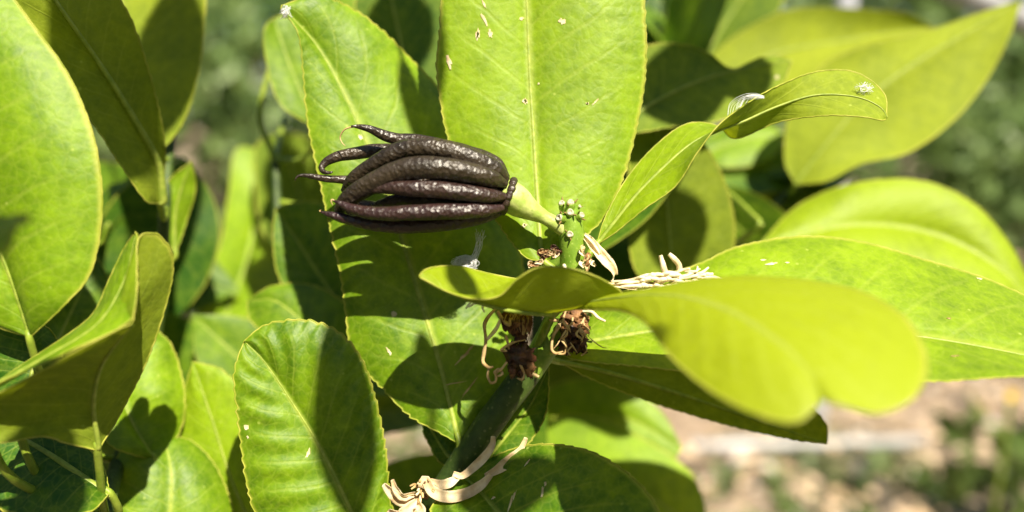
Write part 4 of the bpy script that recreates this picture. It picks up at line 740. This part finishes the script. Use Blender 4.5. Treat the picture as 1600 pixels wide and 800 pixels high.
for pts, r, m in [([(775, 482), (762, 496), (757, 508), (759, 530), (756, 552), (755, 566), (764, 574), (771, 573)], 3.0, 'tan'), ([(763, 577), (762, 588), (767, 598), (774, 596), (775, 586), (773, 581), (780, 577), (785, 584), (778, 588)], 2.2, 'tan'), ([(782, 500), (775, 514), (765, 526), (758, 534)], 3.2, 'stamen'), ([(778, 486), (786, 500), (796, 507), (797, 498)], 3.4, 'tan'), ([(792, 548), (783, 547), (800, 536), (821, 531)], 2.2, 'tan'),
                  ([(792, 566), (784, 576), (776, 583)], 2.2, 'tan'), ([(810, 562), (814, 572), (819, 585), (815, 593), (808, 591)], 2.2, 'tan'), ([(832, 584), (842, 589)], 2.6, 'tan'), ([(790, 524), (793, 534), (795, 546)], 1.8, 'tan'), ([(796, 500), (806, 497), (818, 490)], 2.6, 'tan')]:
    thread([(x, y, 16.7 + 0.05 * math.sin(x)) for x, y in pts], r, M[m], t)
t = thing('withered_flower', P(895, 486, 16.9), 'smaller dark withered flower wrapped in tan threads under the stem', 'flower')
bodies([(898, 494, 19, 12, 'rust', 17.0, 21), (905, 510, 15, 16, 'rust', 17.05, 22), (896, 520, 18, 16, 'brown', 17.0, 23), (890, 538, 15, 13, 'brown', 17.0, 24), (904, 535, 13, 14, 'brown', 17.0, 25), (885, 510, 10, 14, 'rust', 17.05, 26)])
for i in range(20):
    x, y = rr_.uniform(876, 916), rr_.uniform(492, 540); a = rr_.uniform(0, 6.28); thread([(x, y, 16.76), (x + 8 * math.cos(a), y + 9, 16.7), (x + 11 * math.cos(a + .9), y + 16, 16.74)], rr_.uniform(1.0, 2.0), M['tan'], t)
for pts, r in [([(876, 508), (865, 524), (862, 546), (868, 552), (880, 549)], 2.2), ([(910, 486), (924, 487), (934, 496), (946, 502)], 2.4), ([(873, 500), (866, 500), (858, 500)], 3.4), ([(880, 528), (884, 540), (882, 552), (872, 553)], 2.0), ([(914, 520), (926, 532), (940, 542), (948, 544)], 0.9), ([(884, 486), (880, 500), (884, 512)], 1.8)]:
    thread([(x, y, 16.75) for x, y in pts], r, M['tan' if pts[0][0] != 910 else 'stamen'], t)
# white bits by the curled leaf
t = thing('stamen_tuft', P(735, 468, 16.4), 'small tuft of white stamens under the rim of the curled leaf', 'stamens')
for pts in ([(750, 470), (736, 466), (717, 463)], [(742, 468), (734, 474), (728, 482)], [(746, 470), (738, 476), (732, 480)], [(758, 474), (754, 480), (757, 488)], [(748, 468), (744, 474), (740, 474)]): thread([(x, y, 16.45) for x, y in pts], 2.2, M['silk'], t)
# bark-brown slivers stuck on the long leaf
for j, (x, y, l_, w_, r) in enumerate([(722, 556, 52, 5, 48), (735, 608, 46, 3, 52), (712, 600, 40, 2.5, 8)]):
    o = patch('B', x, y, l_, w_, r, M['tan'], LEAVES['B'][2], 0.0002, seed=j, name='sliver')
# spider silk
def silk(label, cx, cy, d, n, fn, r=0.35):
    t = thing('spider_silk', P(cx, cy, d), label, 'silk'); parts = []
    for i in range(n):
        p3 = [P(*q) for q in fn(i)]; parts.append(tube(p3, [r * px1] * len(p3), 4, 5 * len(p3)))
    v, f, u = join(parts); setp(mk('threads', v, f, M['silk'], t, u), kind='stuff'); return t
U = rr_.uniform
silk('white fluff of spider silk hanging in front of the long leaf', 728, 412, 17.5, 150, lambda i: (lambda a, r: [(726 + r * math.cos(a), 412 + .6 * r * math.sin(a), 17.5 + U(-.1, .1)), (726 + .7 * r * math.cos(a + 1), 411 + .5 * r * math.sin(a + 1), 17.4), (727 + r * math.cos(a + 2.2), 412 + .6 * r * math.sin(a + 2.2), 17.5), (728 + .8 * r * math.cos(a + 3.5), 412 + .5 * r * math.sin(a + 3.5), 17.5 + U(-.1, .1))])(U(0, 6.3), 24 * U(0.05, 1) ** 1.4), 0.22)
silk('loose strands of spider silk rising below the fruit', 750, 380, 17.6, 14, lambda i: [(738 + U(-8, 8), 410, 17.5), (748 + U(-5, 6), 385 + U(-5, 5), 17.5), (750 + U(-8, 12), 358 + U(-4, 14), 17.6)], 0.4)
silk('dome of spider silk on the bend of the twisting leaf', 1160, 165, 17.0, 15, lambda i: (lambda a, k: [(1136 + a * 30, 181 - a * 20, 16.9), (1140 + a * 34, 160 - a * 14 + k, 16.9 + k * .02), (1160 + a * 20, 146 + k * 1.2, 16.95), (1180 + a * 10, 144 + a * 4 + k, 16.95), (1194, 150 + a * 4, 16.95)])(U(0, 1), U(0, 8)), 0.25)
silk('white silk patch near the tip of the twisting leaf', 1352, 140, 17.0, 22, lambda i: (lambda a, b_: [(1350 + 16 * math.cos(a), 139 + 11 * math.sin(a), 17.6), (1350 + 6 * math.cos(b_), 139 + 5 * math.sin(b_), 17.5), (1350 + 13 * math.cos(b_ + 2), 140 + 9 * math.sin(b_ + 2), 17.6)])(U(0, 6.3), U(0, 6.3)), 0.2)
silk('silk tuft on the curled tip of the long leaf', 448, 14, 18.4, 24, lambda i: [(440 + U(0, 18), 8 + U(0, 22), 18.5), (446 + U(-6, 6), 14 + U(-6, 8), 18.4), (440 + U(-4, 10), 22 + U(-6, 8), 18.5)], 0.5)
